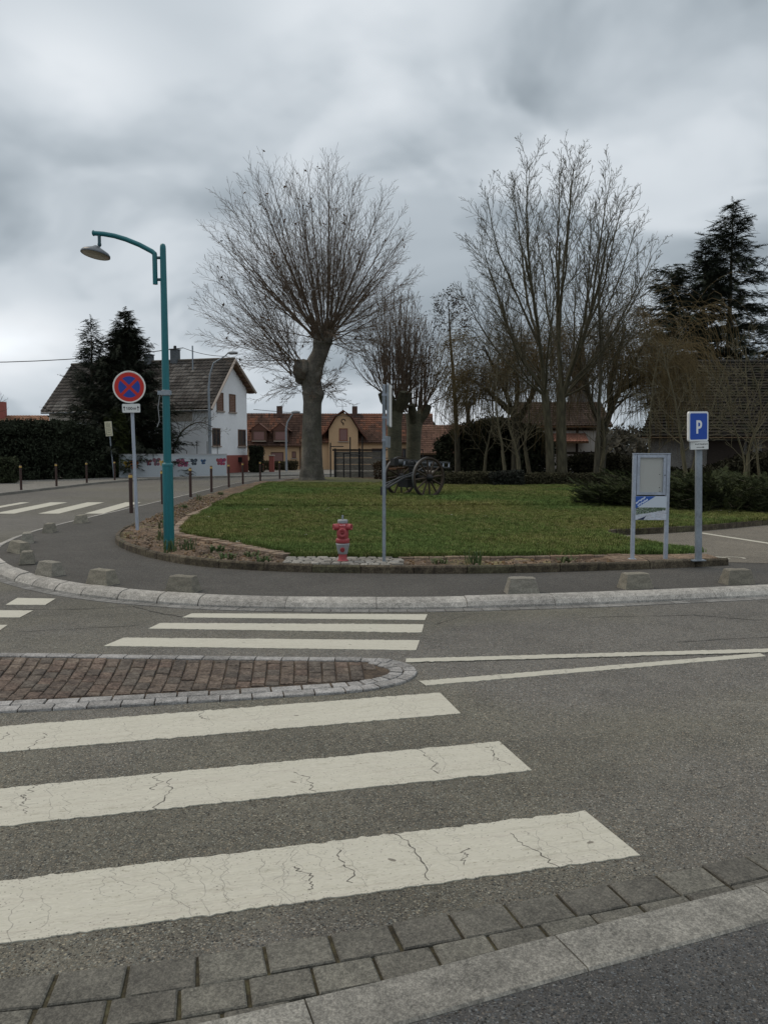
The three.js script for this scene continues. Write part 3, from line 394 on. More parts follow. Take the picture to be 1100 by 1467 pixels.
function roofPart(parent, name, faces, cols, seed, tu, tv, label) { // faces: [o,u,v,Lu,Lv]
  const sg = new GB(), tg = new GB(); faces.forEach((f, i) => { slab(sg, ...f, .12); tiles(tg, ...f, tu, tv, cols, seed + i * 7); });
  const rf = mesh(name, sg.geo(), mat.tileSlab, parent); const t = mesh('roof_tiles', tg.geo(), mat.tile, rf); t.userData.kind = 'stuff'; if (label) t.userData.label = label; return rf;
}
const nrm = (...a) => { const l = Math.hypot(...a); return a.map(q => q / l); };
// window in a wall; axis 'x' = wall facing -x/+x, 'z' = facing +-z; out = outward sign
function windowPart(parent, axis, out, at, c, y0, y1, w, fill, fr = mat.frameBrown) {
  const b = (c0, c1, yy0, yy1, d0, d1) => { const lo = at + out * d0, hi = at + out * d1, [p, q] = lo < hi ? [lo, hi] : [hi, lo]; return axis === 'x' ? boxG(p, q, yy0, yy1, c0, c1) : boxG(c0, c1, yy0, yy1, p, q); };
  const t = .07, W = mesh('window', mergeGeometries([b(c - w / 2, c - w / 2 + t, y0, y1, -.05, .035), b(c + w / 2 - t, c + w / 2, y0, y1, -.05, .035), b(c - w / 2 + t, c + w / 2 - t, y1 - t, y1, -.05, .035), b(c - w / 2 + t, c + w / 2 - t, y0, y0 + t, -.05, .035)]), fr, parent);
  if (fill === 'glass') { mesh('pane', b(c - w / 2 + t, c - .03, y0 + t, y1 - t, -.04, .006), mat.glass, W); mesh('pane', b(c + .03, c + w / 2 - t, y0 + t, y1 - t, -.04, .006), mat.glass, W); mesh('mullion', b(c - .03, c + .03, y0 + t, y1 - t, -.04, .02), fr, W); }
  else { const n = Math.max(5, Math.round((y1 - y0) / .12)), h = (y1 - y0 - 2 * t) / n; for (let i = 0; i < n; i++) mesh('shutter_slat', b(c - w / 2 + t, c + w / 2 - t, y0 + t + i * h + .006, y0 + t + (i + 1) * h, -.04, .014), fill, W); }
  mesh('sill', b(c - w / 2 - .08, c + w / 2 + .08, y0 - .09, y0 - .003, -.05, .1), mat.sill, W); return W;
}
{ // white two storey house
  const h = thing('white_house', 'white plastered two storey house with grey brown tiled roof and red plinth', 'house', [-11.7, .1, -53], Math.PI - .291);
  const L = 12.7, D = 5.65, eF = 4.75, pk = 7.95, zp = 3.1, eB = 6.3;
  const prof = [[0, 0], [D, 0], [D, eB - .22], [zp, pk - .26], [0, eF - .22]]; const gb = new GB();
  for (const x of [0, L]) for (let i = 1; i < prof.length - 1; i++) { const q = [prof[0], prof[i], prof[i + 1]].map(p => [x, p[1], p[0]]); x ? gb.tri(q[2], q[1], q[0]) : gb.tri(q[0], q[1], q[2]); }
  for (let i = 0; i < prof.length; i++) { const a = prof[i], b = prof[(i + 1) % prof.length]; gb.quad([0, a[1], a[0]], [L, a[1], a[0]], [L, b[1], b[0]], [0, b[1], b[0]]); }
  mesh('wall', gb.geo(), mat.wall, h); mesh('plinth', boxG(-.04, .6, 0, 1.25, .8, D + .03), mat.plinth, h);
  const cols = [[.044, .041, .038], [.055, .051, .047], [.066, .06, .055], [.078, .072, .066], [.115, .108, .1]];
  const ov = .42, sF = nrm(0, pk - eF, zp), sB = nrm(0, pk - eB, zp - D), lF = Math.hypot(pk - eF, zp) + .55, lB = Math.hypot(pk - eB, zp - D) + .75;
  const oF = [-ov, eF - sF[1] * .55, -sF[2] * .55], oB = [-ov, eB - sB[1] * .75, D - sB[2] * .75];
  const rf = roofPart(h, 'roof', [[oF, [1, 0, 0], sF, L + ov + .4, lF], [oB, [1, 0, 0], sB, L + ov + .4, lB]], cols, 301, .3, .33, 'grey brown wavy clay tiles');
  mesh('ridge_cap', tubeG([[-ov, pk + .04, zp], [L + .4, pk + .04, zp]], .1, 8), M({ color: lin(.1, .085, .07) }), rf);
  for (const [o, s, l] of [[oF, sF, lF], [oB, sB, lB]]) mesh('barge_board', tubeG([[-ov - .03, o[1] - .06, o[2]], [-ov - .03, o[1] + s[1] * l - .06, o[2] + s[2] * l]], .11, 4), M({ color: lin(.42, .36, .31) }), rf);
  for (let i = 0; i < 5; i++) { const t = .3 + i * .55, z = D - sB[2] * .75 + sB[2] * t, y = oB[1] + sB[1] * t; mesh('rafter', boxG(-ov + .05, .0, y - .3, y - .16, z - .06, z + .06), mat.frameBrown, rf); }
  for (const [x, w, q] of [[4.05, .52, .8], [6.2, .5, .5]]) { const c = mesh('chimney', boxG(x, x + w, pk - .4, pk + q, zp - .25, zp + .25), M({ color: lin(.17, .19, .21), map: concMap }), rf); mesh('chimney_cap', boxG(x - .04, x + w + .04, pk + q + .003, pk + q + .07, zp - .3, zp + .3), mat.lampGrey, c); }
  mesh('chimney_pot', lathe([[0, pk + 1.12], [.1, pk + 1.1], [.12, pk + .88], [.1, pk + .872]], 10).translate(4.31, 0, zp), mat.iron, rf);
  mesh('mast', tubeG([[2.5, pk - 1.2, zp - .7], [2.5, pk + .95, zp - .7]], .05, 8), mat.galv, rf);
  windowPart(h, 'x', -1, 0, 1.6, 4.3, 5.55, .95, mat.shutter); windowPart(h, 'x', -1, 0, 3.4, 4.3, 5.55, .95, mat.shutter); windowPart(h, 'x', -1, 0, 1.0, 1.9, 3.1, 1.08, 'glass'); windowPart(h, 'x', -1, 0, 4.8, 1.9, 3.1, 1.2, 'glass');
  windowPart(h, 'z', -1, 0, 5.4, 1.7, 2.9, 1.0, 'glass');
  mesh('drainpipe', tubeG([[-.07, .1, .12], [-.07, eF - .3, .12], [-.2, eF - .1, -.25]], .05, 8), mat.galv, h); mesh('gutter', tubeG([[-ov, oF[1] - .12, oF[2] - .06], [L + .3, oF[1] - .12, oF[2] - .06]], .07, 6), mat.lampGrey, rf);
  mesh('cladding', boxG(1.2, L - .1, 3.55, eF + .05, -.05, -.005), M({ color: lin(.62, .6, .56), map: woodMap }), h); mesh('letter_box', boxG(-.2, -.045, .75, 1.1, 4.1, 4.4), mat.iron, h);
}
{ // low painted wall in front of the white house
  const A = [-15.55, -46.5], B = [-9.95, -50.05], L = Math.hypot(B[0] - A[0], B[1] - A[1]), th = Math.atan2(-(B[1] - A[1]), B[0] - A[0]);
  const w = thing('painted_garden_wall', 'low white garden wall painted with colourful butterflies', 'wall', [A[0], .1, A[1]], th);
  const t = canvasTex(1536, 288, (x, W, H) => { x.fillStyle = '#b4bcc2'; x.fillRect(0, 0, W, H); const r = rngOf(6); for (let i = 0; i < 2500; i++) { const v = 165 + r() * 45; x.fillStyle = `rgba(${v},${v + 5},${v + 9},.25)`; x.fillRect(r() * W, r() * H, 2 + r() * 9, 2 + r() * 14); }
    const cols = [['#c9a94a', '#4a5560'], ['#c4713a', '#7a3a3a'], ['#5a4450', '#833'], ['#7a5560', '#455'], ['#cdb06a', '#8a6a3a'], ['#8a5068', '#b8707a'], ['#a0486a', '#604060'], ['#3d4650', '#5a6670'], ['#34567a', '#40352f'], ['#8a4a50', '#6a4050'], ['#9a4058', '#703a60']];
    const xs = [.07, .13, .26, .33, .38, .55, .6, .68, .77, .93, .96]; xs.forEach((u, i) => { const cx = u * W, cy = 90 + r() * 40, s = 20 + r() * 13; x.fillStyle = cols[i][0]; for (const [dx, dy, a, b, ro] of [[-.9, -.5, 1.1, .7, .6], [.9, -.6, 1.1, .7, -.6], [-.6, .7, .7, .6, -.5], [.7, .7, .7, .6, .5]]) { x.beginPath(); x.ellipse(cx + dx * s, cy + dy * s * 1.4, a * s, b * s * 1.3, ro + .2, 0, 6.3); x.fill(); } x.fillStyle = cols[i][1]; x.beginPath(); x.ellipse(cx, cy, s * .25, s * 1.6, .3, 0, 6.3); x.fill(); x.beginPath(); x.ellipse(cx + s * .8, cy - s * .6, s * .4, s * .3, 0, 0, 6.3); x.fill(); }); });
  mesh('wall', new GB().prism([[0, 0], [L, 0], [L, -.25], [0, -.25]], 0, 1.32, .02).geo(), mat.wall, w);
  const pl = new THREE.PlaneGeometry(L - .02, 1.27); pl.translate(L / 2, .66, .004); mesh('mural', pl, M({ map: t }), w);
  mesh('coping', boxG(-.03, L + .03, 1.323, 1.38, -.29, .035), M({ color: lin(.55, .56, .57), map: plasterMap }), w);
  for (let i = 0; i < 9; i++) mesh('fence_post', tubeG([[.8 + i * .66, 1.38, -.12], [.8 + i * .66, 1.55 + (i > 5 ? .6 : 0), -.12]], .022, 5), mat.iron, w);
}
{ // beige farmhouse
  const h = thing('beige_farmhouse', 'long beige farmhouse with mottled brown red tiled roof and arched centre gable', 'house', [-11.5, .1, -66]); // px scale about 0.058 m
  const cols = [[.06, .037, .029], [.075, .045, .034], [.09, .052, .039], [.11, .062, .046], [.17, .08, .052]];
  mesh('wall', boxG(0, 4.6, 0, 2.25, -6, 0), mat.beige, h); mesh('wall', boxG(4.6, 15.4, 0, 2.5, -6.2, .12), mat.beige, h);
  const roofA = roofPart(h, 'roof', [[[-.3, 1.95, .35], [1, 0, 0], nrm(0, 2.75, -2.2), 4.95, 3.55], [[-.3, 1.95, -6.35], [1, 0, 0], nrm(0, 2.75, 4.1), 4.95, 4.95]], cols, 401, .22, .26, 'dark red brown tiles in ridged rows');
  const roofB = roofPart(h, 'roof', [[[4.66, 2.22, .45], [1, 0, 0], nrm(0, 2.5, -2.6), 11, 3.6], [[4.66, 2.22, -6.5], [1, 0, 0], nrm(0, 2.5, 4.3), 11, 4.97]], cols, 431, .22, .26, 'mottled brown and orange clay tiles');
  for (const x of [1.15, 2.95]) { // dormers
    const d = mesh('dormer', boxG(x - .62, x + .62, 2.3, 3.25, -1.6, .3), M({ color: lin(.13, .07, .05), map: plasterMap }), h); windowPart(d, 'z', 1, .3, x, 2.4, 3.2, 1.0, mat.mauve); const g = new GB(); for (const s of [-1, 1]) g.col = null, g.quad([x, 3.85, .42], [x, 3.85, -1.8], [x + s * .86, 3.18, -1.8], [x + s * .86, 3.18, .42]); g.tri([x - .8, 3.22, .36], [x + .8, 3.22, .36], [x, 3.82, .36]); mesh('dormer_roof', g.geo(), M({ color: lin(.11, .05, .035) }), d);
  }
  mesh('string_course', boxG(-.05, 4.55, 2.02, 2.14, .0, .12), M({ color: lin(.3, .18, .13) }), h);
  windowPart(h, 'z', 1, 0, 2.6, .45, 1.45, 1.05, mat.mauve); windowPart(h, 'z', 1, 0, .75, .25, 1.45, .9, mat.mauve); windowPart(h, 'z', 1, 0, 4.0, .95, 1.5, .35, mat.mauve);
  mesh('drainpipe', tubeG([[4.52, 0, .06], [4.52, 2.2, .06]], .045, 6), mat.frameBrown, h);
  // centre gable
  const g = new GB(), gp = [[6.95, 0], [9.35, 0], [9.35, 3.3], [8.75, 4.3], [8.15, 4.72], [7.55, 4.3], [6.95, 3.3]]; for (let i = 1; i < gp.length - 1; i++) g.tri([gp[0][0], gp[0][1], .5], [gp[i][0], gp[i][1], .5], [gp[i + 1][0], gp[i + 1][1], .5]); for (let i = 0; i < gp.length; i++) { const a = gp[i], b = gp[(i + 1) % gp.length]; g.quad([a[0], a[1], .5], [a[0], a[1], -2.4], [b[0], b[1], -2.4], [b[0], b[1], .5]); }
  const gw = mesh('gable_wall', g.geo(), mat.beige, h); windowPart(gw, 'z', 1, .5, 8.15, 2.35, 3.4, .72, mat.mauve, M({ color: lin(.2, .08, .05) }));
  mesh('wall_anchor', new THREE.TorusGeometry(.16, .03, 6, 14, 5), mat.iron, gw).position.set(8.15, 4.0, .53); mesh('wall_anchor', boxG(8.12, 8.18, 3.65, 3.88, .5, .54), mat.iron, gw);
  const gr = new GB(), rc = rngOf(88), rp = [[6.05, 2.6], [6.75, 3.25], [7.45, 4.42], [8.15, 4.92], [8.85, 4.42], [9.55, 3.25], [10.1, 2.6]]; for (let i = 0; i < rp.length - 1; i++) { gr.col = [.1 + rc() * .04, .05, .035]; const a = rp[i], b = rp[i + 1]; gr.quad([a[0], a[1], .8], [b[0], b[1], .8], [b[0], b[1], -2.8], [a[0], a[1], -2.8]); gr.quad([a[0], a[1] - .13, .8], [b[0], b[1] - .13, .8], [b[0], b[1], .8], [a[0], a[1], .8]); } mesh('gable_roof', gr.geo(), mat.tile, gw);
  for (const [p, x, z] of [[roofA, 2.6, -1.8], [roofB, 9.0, -2.1], [roofB, 5.5, -2.1]]) mesh('chimney', boxG(x - .22, x + .22, 4.2, 5.35, z - .25, z + .25), M({ color: lin(.14, .08, .06), map: concMap }), p);
  windowPart(h, 'z', 1, .12, 11.0, .45, 1.75, 1.0, M({ color: lin(.1, .1, .11) })); windowPart(h, 'z', 1, .12, 13.5, .45, 1.75, 1.0, M({ color: lin(.1, .1, .11) }));
  mesh('aerial', mergeGeometries([tubeG([[8.0, 4.8, -1], [8.0, 5.5, -1]], .02, 5), tubeG([[7.6, 5.3, -1], [8.4, 5.3, -1]], .015, 5)]), mat.iron, roofB);
  mesh('pipe_stack', boxG(-.25, .3, 4.3, 4.75, -2.6, -2.1), mat.lampGrey, roofA);
}
{ // low barn seen between the pollards
  const h = thing('low_tiled_barn', 'low barn with plain orange brown tiled roof behind the cannon', 'barn', [2.2, .1, -64]); mesh('wall', boxG(0, 8, 0, 1.5, -5, 0), mat.darkWood, h);
  roofPart(h, 'roof', [[[-.2, 1.35, .5], [1, 0, 0], nrm(0, 2.1, -2.6), 8.4, 3.7], [[-.2, 1.35, -5.5], [1, 0, 0], nrm(0, 2.1, 2.9), 8.4, 3.6]], [[.1, .06, .045], [.125, .073, .054], [.15, .088, .064], [.17, .1, .073]], 501, .2, .24);
}
{ // left neighbour roof over the hedge
  const h = thing('left_tiled_house', 'house with orange brown tiled roof showing above the tall hedge', 'house', [-46, .1, -76]); mesh('wall', boxG(0, 14.2, 0, 3.2, -7, 0), mat.beige, h);
  const rf = roofPart(h, 'roof', [[[-.3, 2.9, .6], [1, 0, 0], nrm(0, 1.9, -3.6), 14.9, 4.6], [[-.3, 2.9, -7.6], [1, 0, 0], nrm(0, 1.9, 3.6), 14.9, 4.6]], [[.17, .09, .055], [.22, .115, .07], [.27, .15, .095]], 521, .3, .36); mesh('chimney', boxG(7.6, 8.3, 4.2, 6.4, -3.5, -2.8), mat.plinth, rf);
}
{ // big dark barn
  const h = thing('dark_roofed_barn', 'large barn with steep dark tiled roof and pale wall behind the parking sign', 'barn', [13.85, .2, -42]); mesh('wall', new GB().prism([[.3, 0], [26, 0], [26, -9], [4.8, -9]], 0, 2.3).geo(), M({ color: lin(.3, .29, .27), map: concMap }), h);
  const g = new GB(), eave = 2.2, top = 6.55, zt = -4.3; const u = nrm(0, top - eave, zt - .7), Lv = Math.hypot(top - eave, zt - .7);
  // front slope with hipped left end: rows of tiles that start further in as they rise
  const tg = new GB(), sg = new GB(), r = rngOf(71); sg.quad([-.45, eave - .05, .75], [26, eave - .05, .75], [26, top, zt], [2.65, top, zt]); sg.quad([2.65, top, zt], [-.45, eave - .05, .75], [4.2, eave - .05, -9.7], [2.65, top, zt]); sg.quad([2.65, top, zt], [26, top, zt], [26, eave, -9.7], [4.2, eave, -9.7]);
  const nv = 26; for (let j = 0; j < nv; j++) { const x0 = -.45 + 3.1 * j / nv; for (let x = x0; x < 22; x += .34) { const c = [[.015, .0135, .011], [.02, .0175, .014], [.028, .024, .018], [.018, .019, .012]][Math.floor(r() * 4)]; tg.col = c; const b = Lv * j / nv, e = Lv * (j + 1.12) / nv, y = eave + u[1] * b, z = .72 + u[2] * b, y2 = eave + u[1] * e, z2 = .72 + u[2] * e, q = .05 + r() * .03; tg.quad([x, y + q, z + q * .8], [x + .343, y + q, z + q * .8], [x + .343, y2 + .015, z2 + .015], [x, y2 + .015, z2 + .015]); tg.quad([x, y - .01, z], [x + .343, y - .01, z], [x + .343, y + q, z + q * .8], [x, y + q, z + q * .8]); } }  // each tile takes one of several near-black tones at random
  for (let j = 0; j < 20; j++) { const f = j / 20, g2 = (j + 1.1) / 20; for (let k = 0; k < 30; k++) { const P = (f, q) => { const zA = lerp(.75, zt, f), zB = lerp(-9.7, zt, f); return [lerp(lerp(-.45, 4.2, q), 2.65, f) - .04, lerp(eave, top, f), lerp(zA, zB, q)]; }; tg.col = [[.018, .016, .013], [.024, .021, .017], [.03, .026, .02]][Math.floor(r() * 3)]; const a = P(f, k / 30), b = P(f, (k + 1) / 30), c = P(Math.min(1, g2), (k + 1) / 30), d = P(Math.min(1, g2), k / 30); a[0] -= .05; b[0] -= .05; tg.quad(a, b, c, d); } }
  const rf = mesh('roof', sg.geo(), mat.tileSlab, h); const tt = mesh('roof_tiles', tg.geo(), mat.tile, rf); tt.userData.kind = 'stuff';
  mesh('ridge_cap', tubeG([[2.65, top + .05, zt], [26, top + .05, zt]], .13, 6), M({ color: lin(.026, .023, .018), map: concMap }), rf);
  for (const x of [2.6, 5.4, 8.2, 11]) mesh('timber_post', boxG(x, x + .22, 0, 2.25, .003, .14), mat.darkWood, h);
  mesh('barn_door', boxG(3.3, 5.2, 0, 2.0, .003, .06), mat.darkWood, h); mesh('barn_door', boxG(6.2, 8.0, 0, 2.0, .003, .05), M({ color: lin(.12, .1, .085), map: woodMap }), h);
}
{ // half timbered house behind the trees
  const h = thing('half_timbered_house', 'small half timbered house with orange tiled porch behind the bare trees', 'house', [9.4, .1, -52.5]); mesh('wall', boxG(0, 5.2, 0, 3.4, -5, 0), M({ color: lin(.5, .48, .45), map: plasterMap }), h);
  for (const [x0, x1, y0, y1] of [[0, 5.2, 1.35, 1.5], [0, 5.2, 2.9, 3.05], [.0, .15, 0, 3.4], [1.6, 1.75, 0, 3.4], [3.3, 3.45, 0, 3.4], [5.05, 5.2, 0, 3.4]]) mesh('beam', boxG(x0, x1, y0, y1, .003 + (y1 - y0 > 1 ? .004 : 0), .05 + (y1 - y0 > 1 ? .004 : 0)), mat.darkWood, h);
  roofPart(h, 'porch_roof', [[[-.3, 2.15, 1.0], [1, 0, 0], nrm(0, .55, -.95), 4.2, 1.1]], [[.2, .1, .072], [.24, .12, .085]], 541, .22, .25);
  roofPart(h, 'roof', [[[-.4, 3.2, .5], [1, 0, 0], nrm(0, 1.7, -3), 6, 3.45], [[-.4, 3.2, -5.5], [1, 0, 0], nrm(0, 1.7, 3), 6, 3.45]], [[.05, .035, .028], [.07, .05, .04]], 551, .24, .28);
  windowPart(h, 'z', 1, 0, 4.2, .35, 1.15, .7, 'glass', mat.whitePaint); windowPart(h, 'z', 1, 0, .9, 1.6, 2.5, .7, 'glass', mat.whitePaint);
}
{ // church
  const h = thing('church_tower', 'distant church tower with pointed spire behind the bare trees', 'tower', [34.4, 0, -140]); mesh('wall', boxG(-2, 2, 0, 9, -2, 2), M({ color: lin(.25, .2, .16), map: plasterMap }), h); const sp = new THREE.ConeGeometry(2.7, 14, 4); sp.rotateY(Math.PI / 4); sp.translate(0, 16, 0); mesh('spire', sp, M({ color: lin(.07, .062, .058) }), h); mesh('cross', mergeGeometries([boxG(-.05, .05, 22.8, 24.6, -.05, .05), boxG(-.4, .4, 23.7, 23.85, -.05, .05)]), mat.iron, h);
  for (const y of [6.2]) for (const x of [-.8, .8]) mesh('window', boxG(x - .35, x + .35, y, y + 1.6, 2.002, 2.06), mat.glass, h);
}
{ const h = thing('siren_mast', 'tall pole with mushroom shaped siren between the bare trees', 'siren', [7.92, .1, -75]); mesh('pole', tubeG([[0, 0, 0], [0, 5.6, 0]], .2, 10), mat.iron, h); const s = mesh('siren', lathe([[0, 5.5], [.3, 5.55], [.3, 5.8], [.75, 5.9], [.78, 6.05], [.5, 6.2], [0, 6.25]], 16), mat.lampGrey, h); for (const x of [-.6, .6]) mesh('aerial', tubeG([[0, 5.2, 0], [x, 5.2, 0], [x, 5.5, 0]], .03, 5), mat.iron, h); }
{ // enclosure and railings in front of the farmhouse
  const h = thing('board_enclosure', 'grey weathered board enclosure beside the pollard tree trunk', 'enclosure', [-2.75, .2, -43.5]); const r = rngOf(5);
  for (let i = 0; i < 4; i++) mesh('board', boxG(0, 2.75, .02 + i * .36, .35 + i * .36, -.05 - r() * .02, 0), mat.greyWood, h); for (let i = 0; i < 4; i++) mesh('side_board', boxG(2.751, 2.8, .02 + i * .36, .35 + i * .36, -2, 0), mat.greyWood, h);
  mesh('lid', boxG(-.08, 2.88, 1.46, 1.56, -2, .08), mat.darkWood, h); for (const x of [.02, 1.35, 2.6]) mesh('post', boxG(x, x + .1, 0, 1.6, .003, .09), mat.iron, h);
  const f = thing('iron_railing', 'dark iron railing with tall uprights standing before the board enclosure', 'railing', [-2.9, .2, -42.2]); for (const [x, y] of [[.05, 1.9], [.75, 1.35], [1.1, 2.2], [1.75, 2.2]]) mesh('upright', tubeG([[x, 0, 0], [x, y, 0]], .035, 6), mat.iron, f); for (const [a, b, y] of [[.05, .75, 1.7], [.75, 1.1, 1.34], [1.1, 1.75, 1.25]]) mesh('rail', tubeG([[a, y, 0], [b, y, 0]], .025, 6), mat.iron, f);
  const g = thing('footbridge_railing', 'thin dark railing with two rails running towards the pollards', 'railing', [.0, .2, -45]); for (const x of [0, .65, 1.3, 1.95, 2.3]) mesh('upright', tubeG([[x - .1, 0, 0], [x - .1, 1.55, 0]], .025, 6), mat.iron, g); for (const y of [.55, 1.05, 1.53]) mesh('rail', tubeG([[-.1, y, 0], [2.2, y, 0]], .02, 6), mat.iron, g);
  const y = thing('yard_fence', 'small dark fence and plants in front of the farmhouse wall', 'fence', [-10.9, .1, -63.5]); for (let i = 0; i < 12; i++) mesh('paling', boxG(i * .33, i * .33 + .07, 0, .75, 0, .05), mat.darkWood, y); mesh('rail', boxG(-.05, 3.8, .5, .58, -.04, -.003), mat.darkWood, y);
  for (const [x, l] of [[-9.3, 'short red gate pillar close to the white house corner'], [-8.5, 'short red gate pillar towards the beige farmhouse']]) { const gp = thing('gate_pillar', l, 'pillar', [x, .1, -58.5]); mesh('shaft', boxG(0, .35, 0, 1.17, -.35, 0), mat.plinth, gp); mesh('cap', new GB().prism([[-.04, .04], [.39, .04], [.39, -.39], [-.04, -.39]], 1.172, 1.26, .03).geo(), mat.sill, gp); }
}
/* ------------------------------------------------ street furniture */
{ // teal street lamp
  const h = thing('teal_street_lamp', 'tall teal street lamp with curved arm and hanging round lantern', 'street lamp', [-3.3, .15, -12.06]);
  mesh('pole_base', lathe([[.0, 0], [.079, 0], [.079, 1.3], [.084, 1.31], [.084, 1.345], [.06, 1.36]], 24), mat.teal, h); mesh('pole', lathe([[.0, 1.3], [.06, 1.3], [.052, 3], [.044, 4.55], [.042, 4.59], [.03, 4.62], [0, 4.63]], 20), mat.teal, h);
  mesh('clamp', new THREE.TorusGeometry(.062, .008, 6, 20).rotateX(Math.PI / 2).translate(0, 2.38, 0), mat.galv, h); mesh('clamp', new THREE.TorusGeometry(.062, .008, 6, 20).rotateX(Math.PI / 2).translate(0, 2.45, 0), mat.galv, h); mesh('clamp_plate', boxG(-.11, .1, 2.385, 2.445, .053, .066), mat.galv, h); mesh('cable', tubeG([[-.08, 2.4, .04], [-.11, 2.2, .05], [-.095, 2.0, .045], [-.13, 1.9, .05]], .006, 5), mat.greyPaint, h);
  const arm = mesh('arm', tubeG([[-.118, 4.47, 0], [-.16, 4.51, 0], [-.35, 4.61, 0], [-.55, 4.69, 0], [-.72, 4.74, 0], [-.88, 4.768, 0], [-1.03, 4.78, 0]], [.036, .036, .036, .036, .036, .036, .036], 12), mat.teal, h); mesh('arm_cap', new THREE.SphereGeometry(.044, 12, 8).scale(.5, 1, 1).translate(-1.03, 4.78, 0), mat.teal, arm);
  const br = mesh('bracket', lathe([[0, 4.03], [.036, 4.03], [.036, 4.48], [0, 4.49]], 14).translate(-.125, 0, 0), mat.teal, h); for (const y of [4.1, 4.42]) mesh('spacer', tubeG([[-.12, y, 0], [-.03, y, 0]], .022, 10), mat.tealDark, br);
  const ln = new THREE.Group(); ln.name = 'lantern'; ln.position.set(-.945, 4.77, 0); h.add(ln);
  mesh('hanger', lathe([[0, -.19], [.02, -.185], [.03, -.16], [.024, -.13], [.024, 0]], 12), mat.tealDark, ln);
  const hood = mesh('hood', lathe([[0, -.185], [.04, -.19], [.07, -.215], [.14, -.25], [.19, -.275], [.212, -.3], [.215, -.325], [.205, -.33], [.2, -.322]], 28), mat.lampGrey, ln); const le = mesh('lens', lathe([[0, -.352], [.1, -.35], [.17, -.34], [.202, -.323]], 28), mat.lens, ln);
  hood.rotation.z = le.rotation.z = -.16; hood.rotation.x = le.rotation.x = -.12;
}
const curvedLamp = (name, label, x, z, hgt, reach) => { const h = thing(name, label, 'street lamp', [x, .1, z]); mesh('pole', tubeG([[0, 0, 0], [0, hgt * .72, 0], [.1, hgt * .83, 0], [.35, hgt * .92, 0], [reach * .7, hgt * .98, 0], [reach * .8, hgt, 0]], [.09, .07, .055, .05, .04, .04], 8), mat.galv, h); mesh('lamp_head', new THREE.SphereGeometry(.16, 10, 8).scale(2.2, .7, 1).translate(reach, hgt + .02, 0), mat.greyPaint, h); };
curvedLamp('curved_grey_lamp', 'slim grey curved street lamp against the white house corner', -11.35, -51.6, 7.85, 1.6);
curvedLamp('short_grey_lamp', 'pale grey curved lamp pole in front of the beige farmhouse', -7.4, -60, 4.45, .75);
{ // no stopping sign
  const h = thing('no_stopping_sign', 'round red and blue no stopping sign with 100 m plate on grey pole', 'traffic sign', [-4.69, .15, -14.95]); h.rotation.z = .018;
  mesh('pole', tubeG([[0, 0, 0], [0, 3.0, 0]], .032, 14), mat.alu, h); mesh('pole_cap', lathe([[0, 3.012], [.03, 3.01], [.034, 2.99]], 12), mat.lampGrey, h);
  const t = canvasTex(512, 512, x => { x.fillStyle = '#ddd6d2'; x.fillRect(0, 0, 512, 512); x.fillStyle = '#c1271f'; x.beginPath(); x.arc(256, 256, 240, 0, 7); x.fill(); x.fillStyle = '#1b3f9c'; x.beginPath(); x.arc(256, 256, 176, 0, 7); x.fill(); x.strokeStyle = '#c1271f'; x.lineWidth = 46; x.beginPath(); x.moveTo(131, 131); x.lineTo(381, 381); x.moveTo(381, 131); x.lineTo(131, 381); x.stroke(); });
  const pl = new THREE.Group(); pl.name = 'sign_plate'; pl.position.set(-.02, 2.73, .05); pl.rotation.y = .12; h.add(pl);
  mesh('plate_back', new THREE.CylinderGeometry(.295, .295, .03, 40).rotateX(Math.PI / 2), mat.galv, pl); const f = new THREE.CircleGeometry(.288, 48); f.translate(0, 0, .018); mesh('plate_face', f, M({ map: t, roughness: .5 }), pl); mesh('rim', new THREE.TorusGeometry(.291, .009, 8, 48).translate(0, 0, .015), mat.whitePaint, pl);
  const d = canvasTex(512, 256, x => { x.fillStyle = '#d9dcda'; x.fillRect(0, 0, 512, 256); x.strokeStyle = '#22262a'; x.fillStyle = '#22262a'; x.lineWidth = 6; x.font = 'bold 118px sans-serif'; x.textAlign = 'center'; x.textBaseline = 'middle'; x.fillText('100m', 256, 136); for (const c of [58, 454]) { x.fillRect(c - 9, 110, 18, 92); x.beginPath(); x.moveTo(c, 58); x.lineTo(c - 34, 120); x.lineTo(c + 34, 120); x.fill(); } });
  const p2 = new THREE.Group(); p2.name = 'distance_plate'; p2.position.set(.0, 2.335, .045); p2.rotation.y = .12; h.add(p2); mesh('plate_back', backPlate(.33, .165, .02, .025), mat.galv, p2); mesh('plate_face', facePlate(.324, .16, .018, 0, 0, .027), M({ map: d, roughness: .5 }), p2);
}
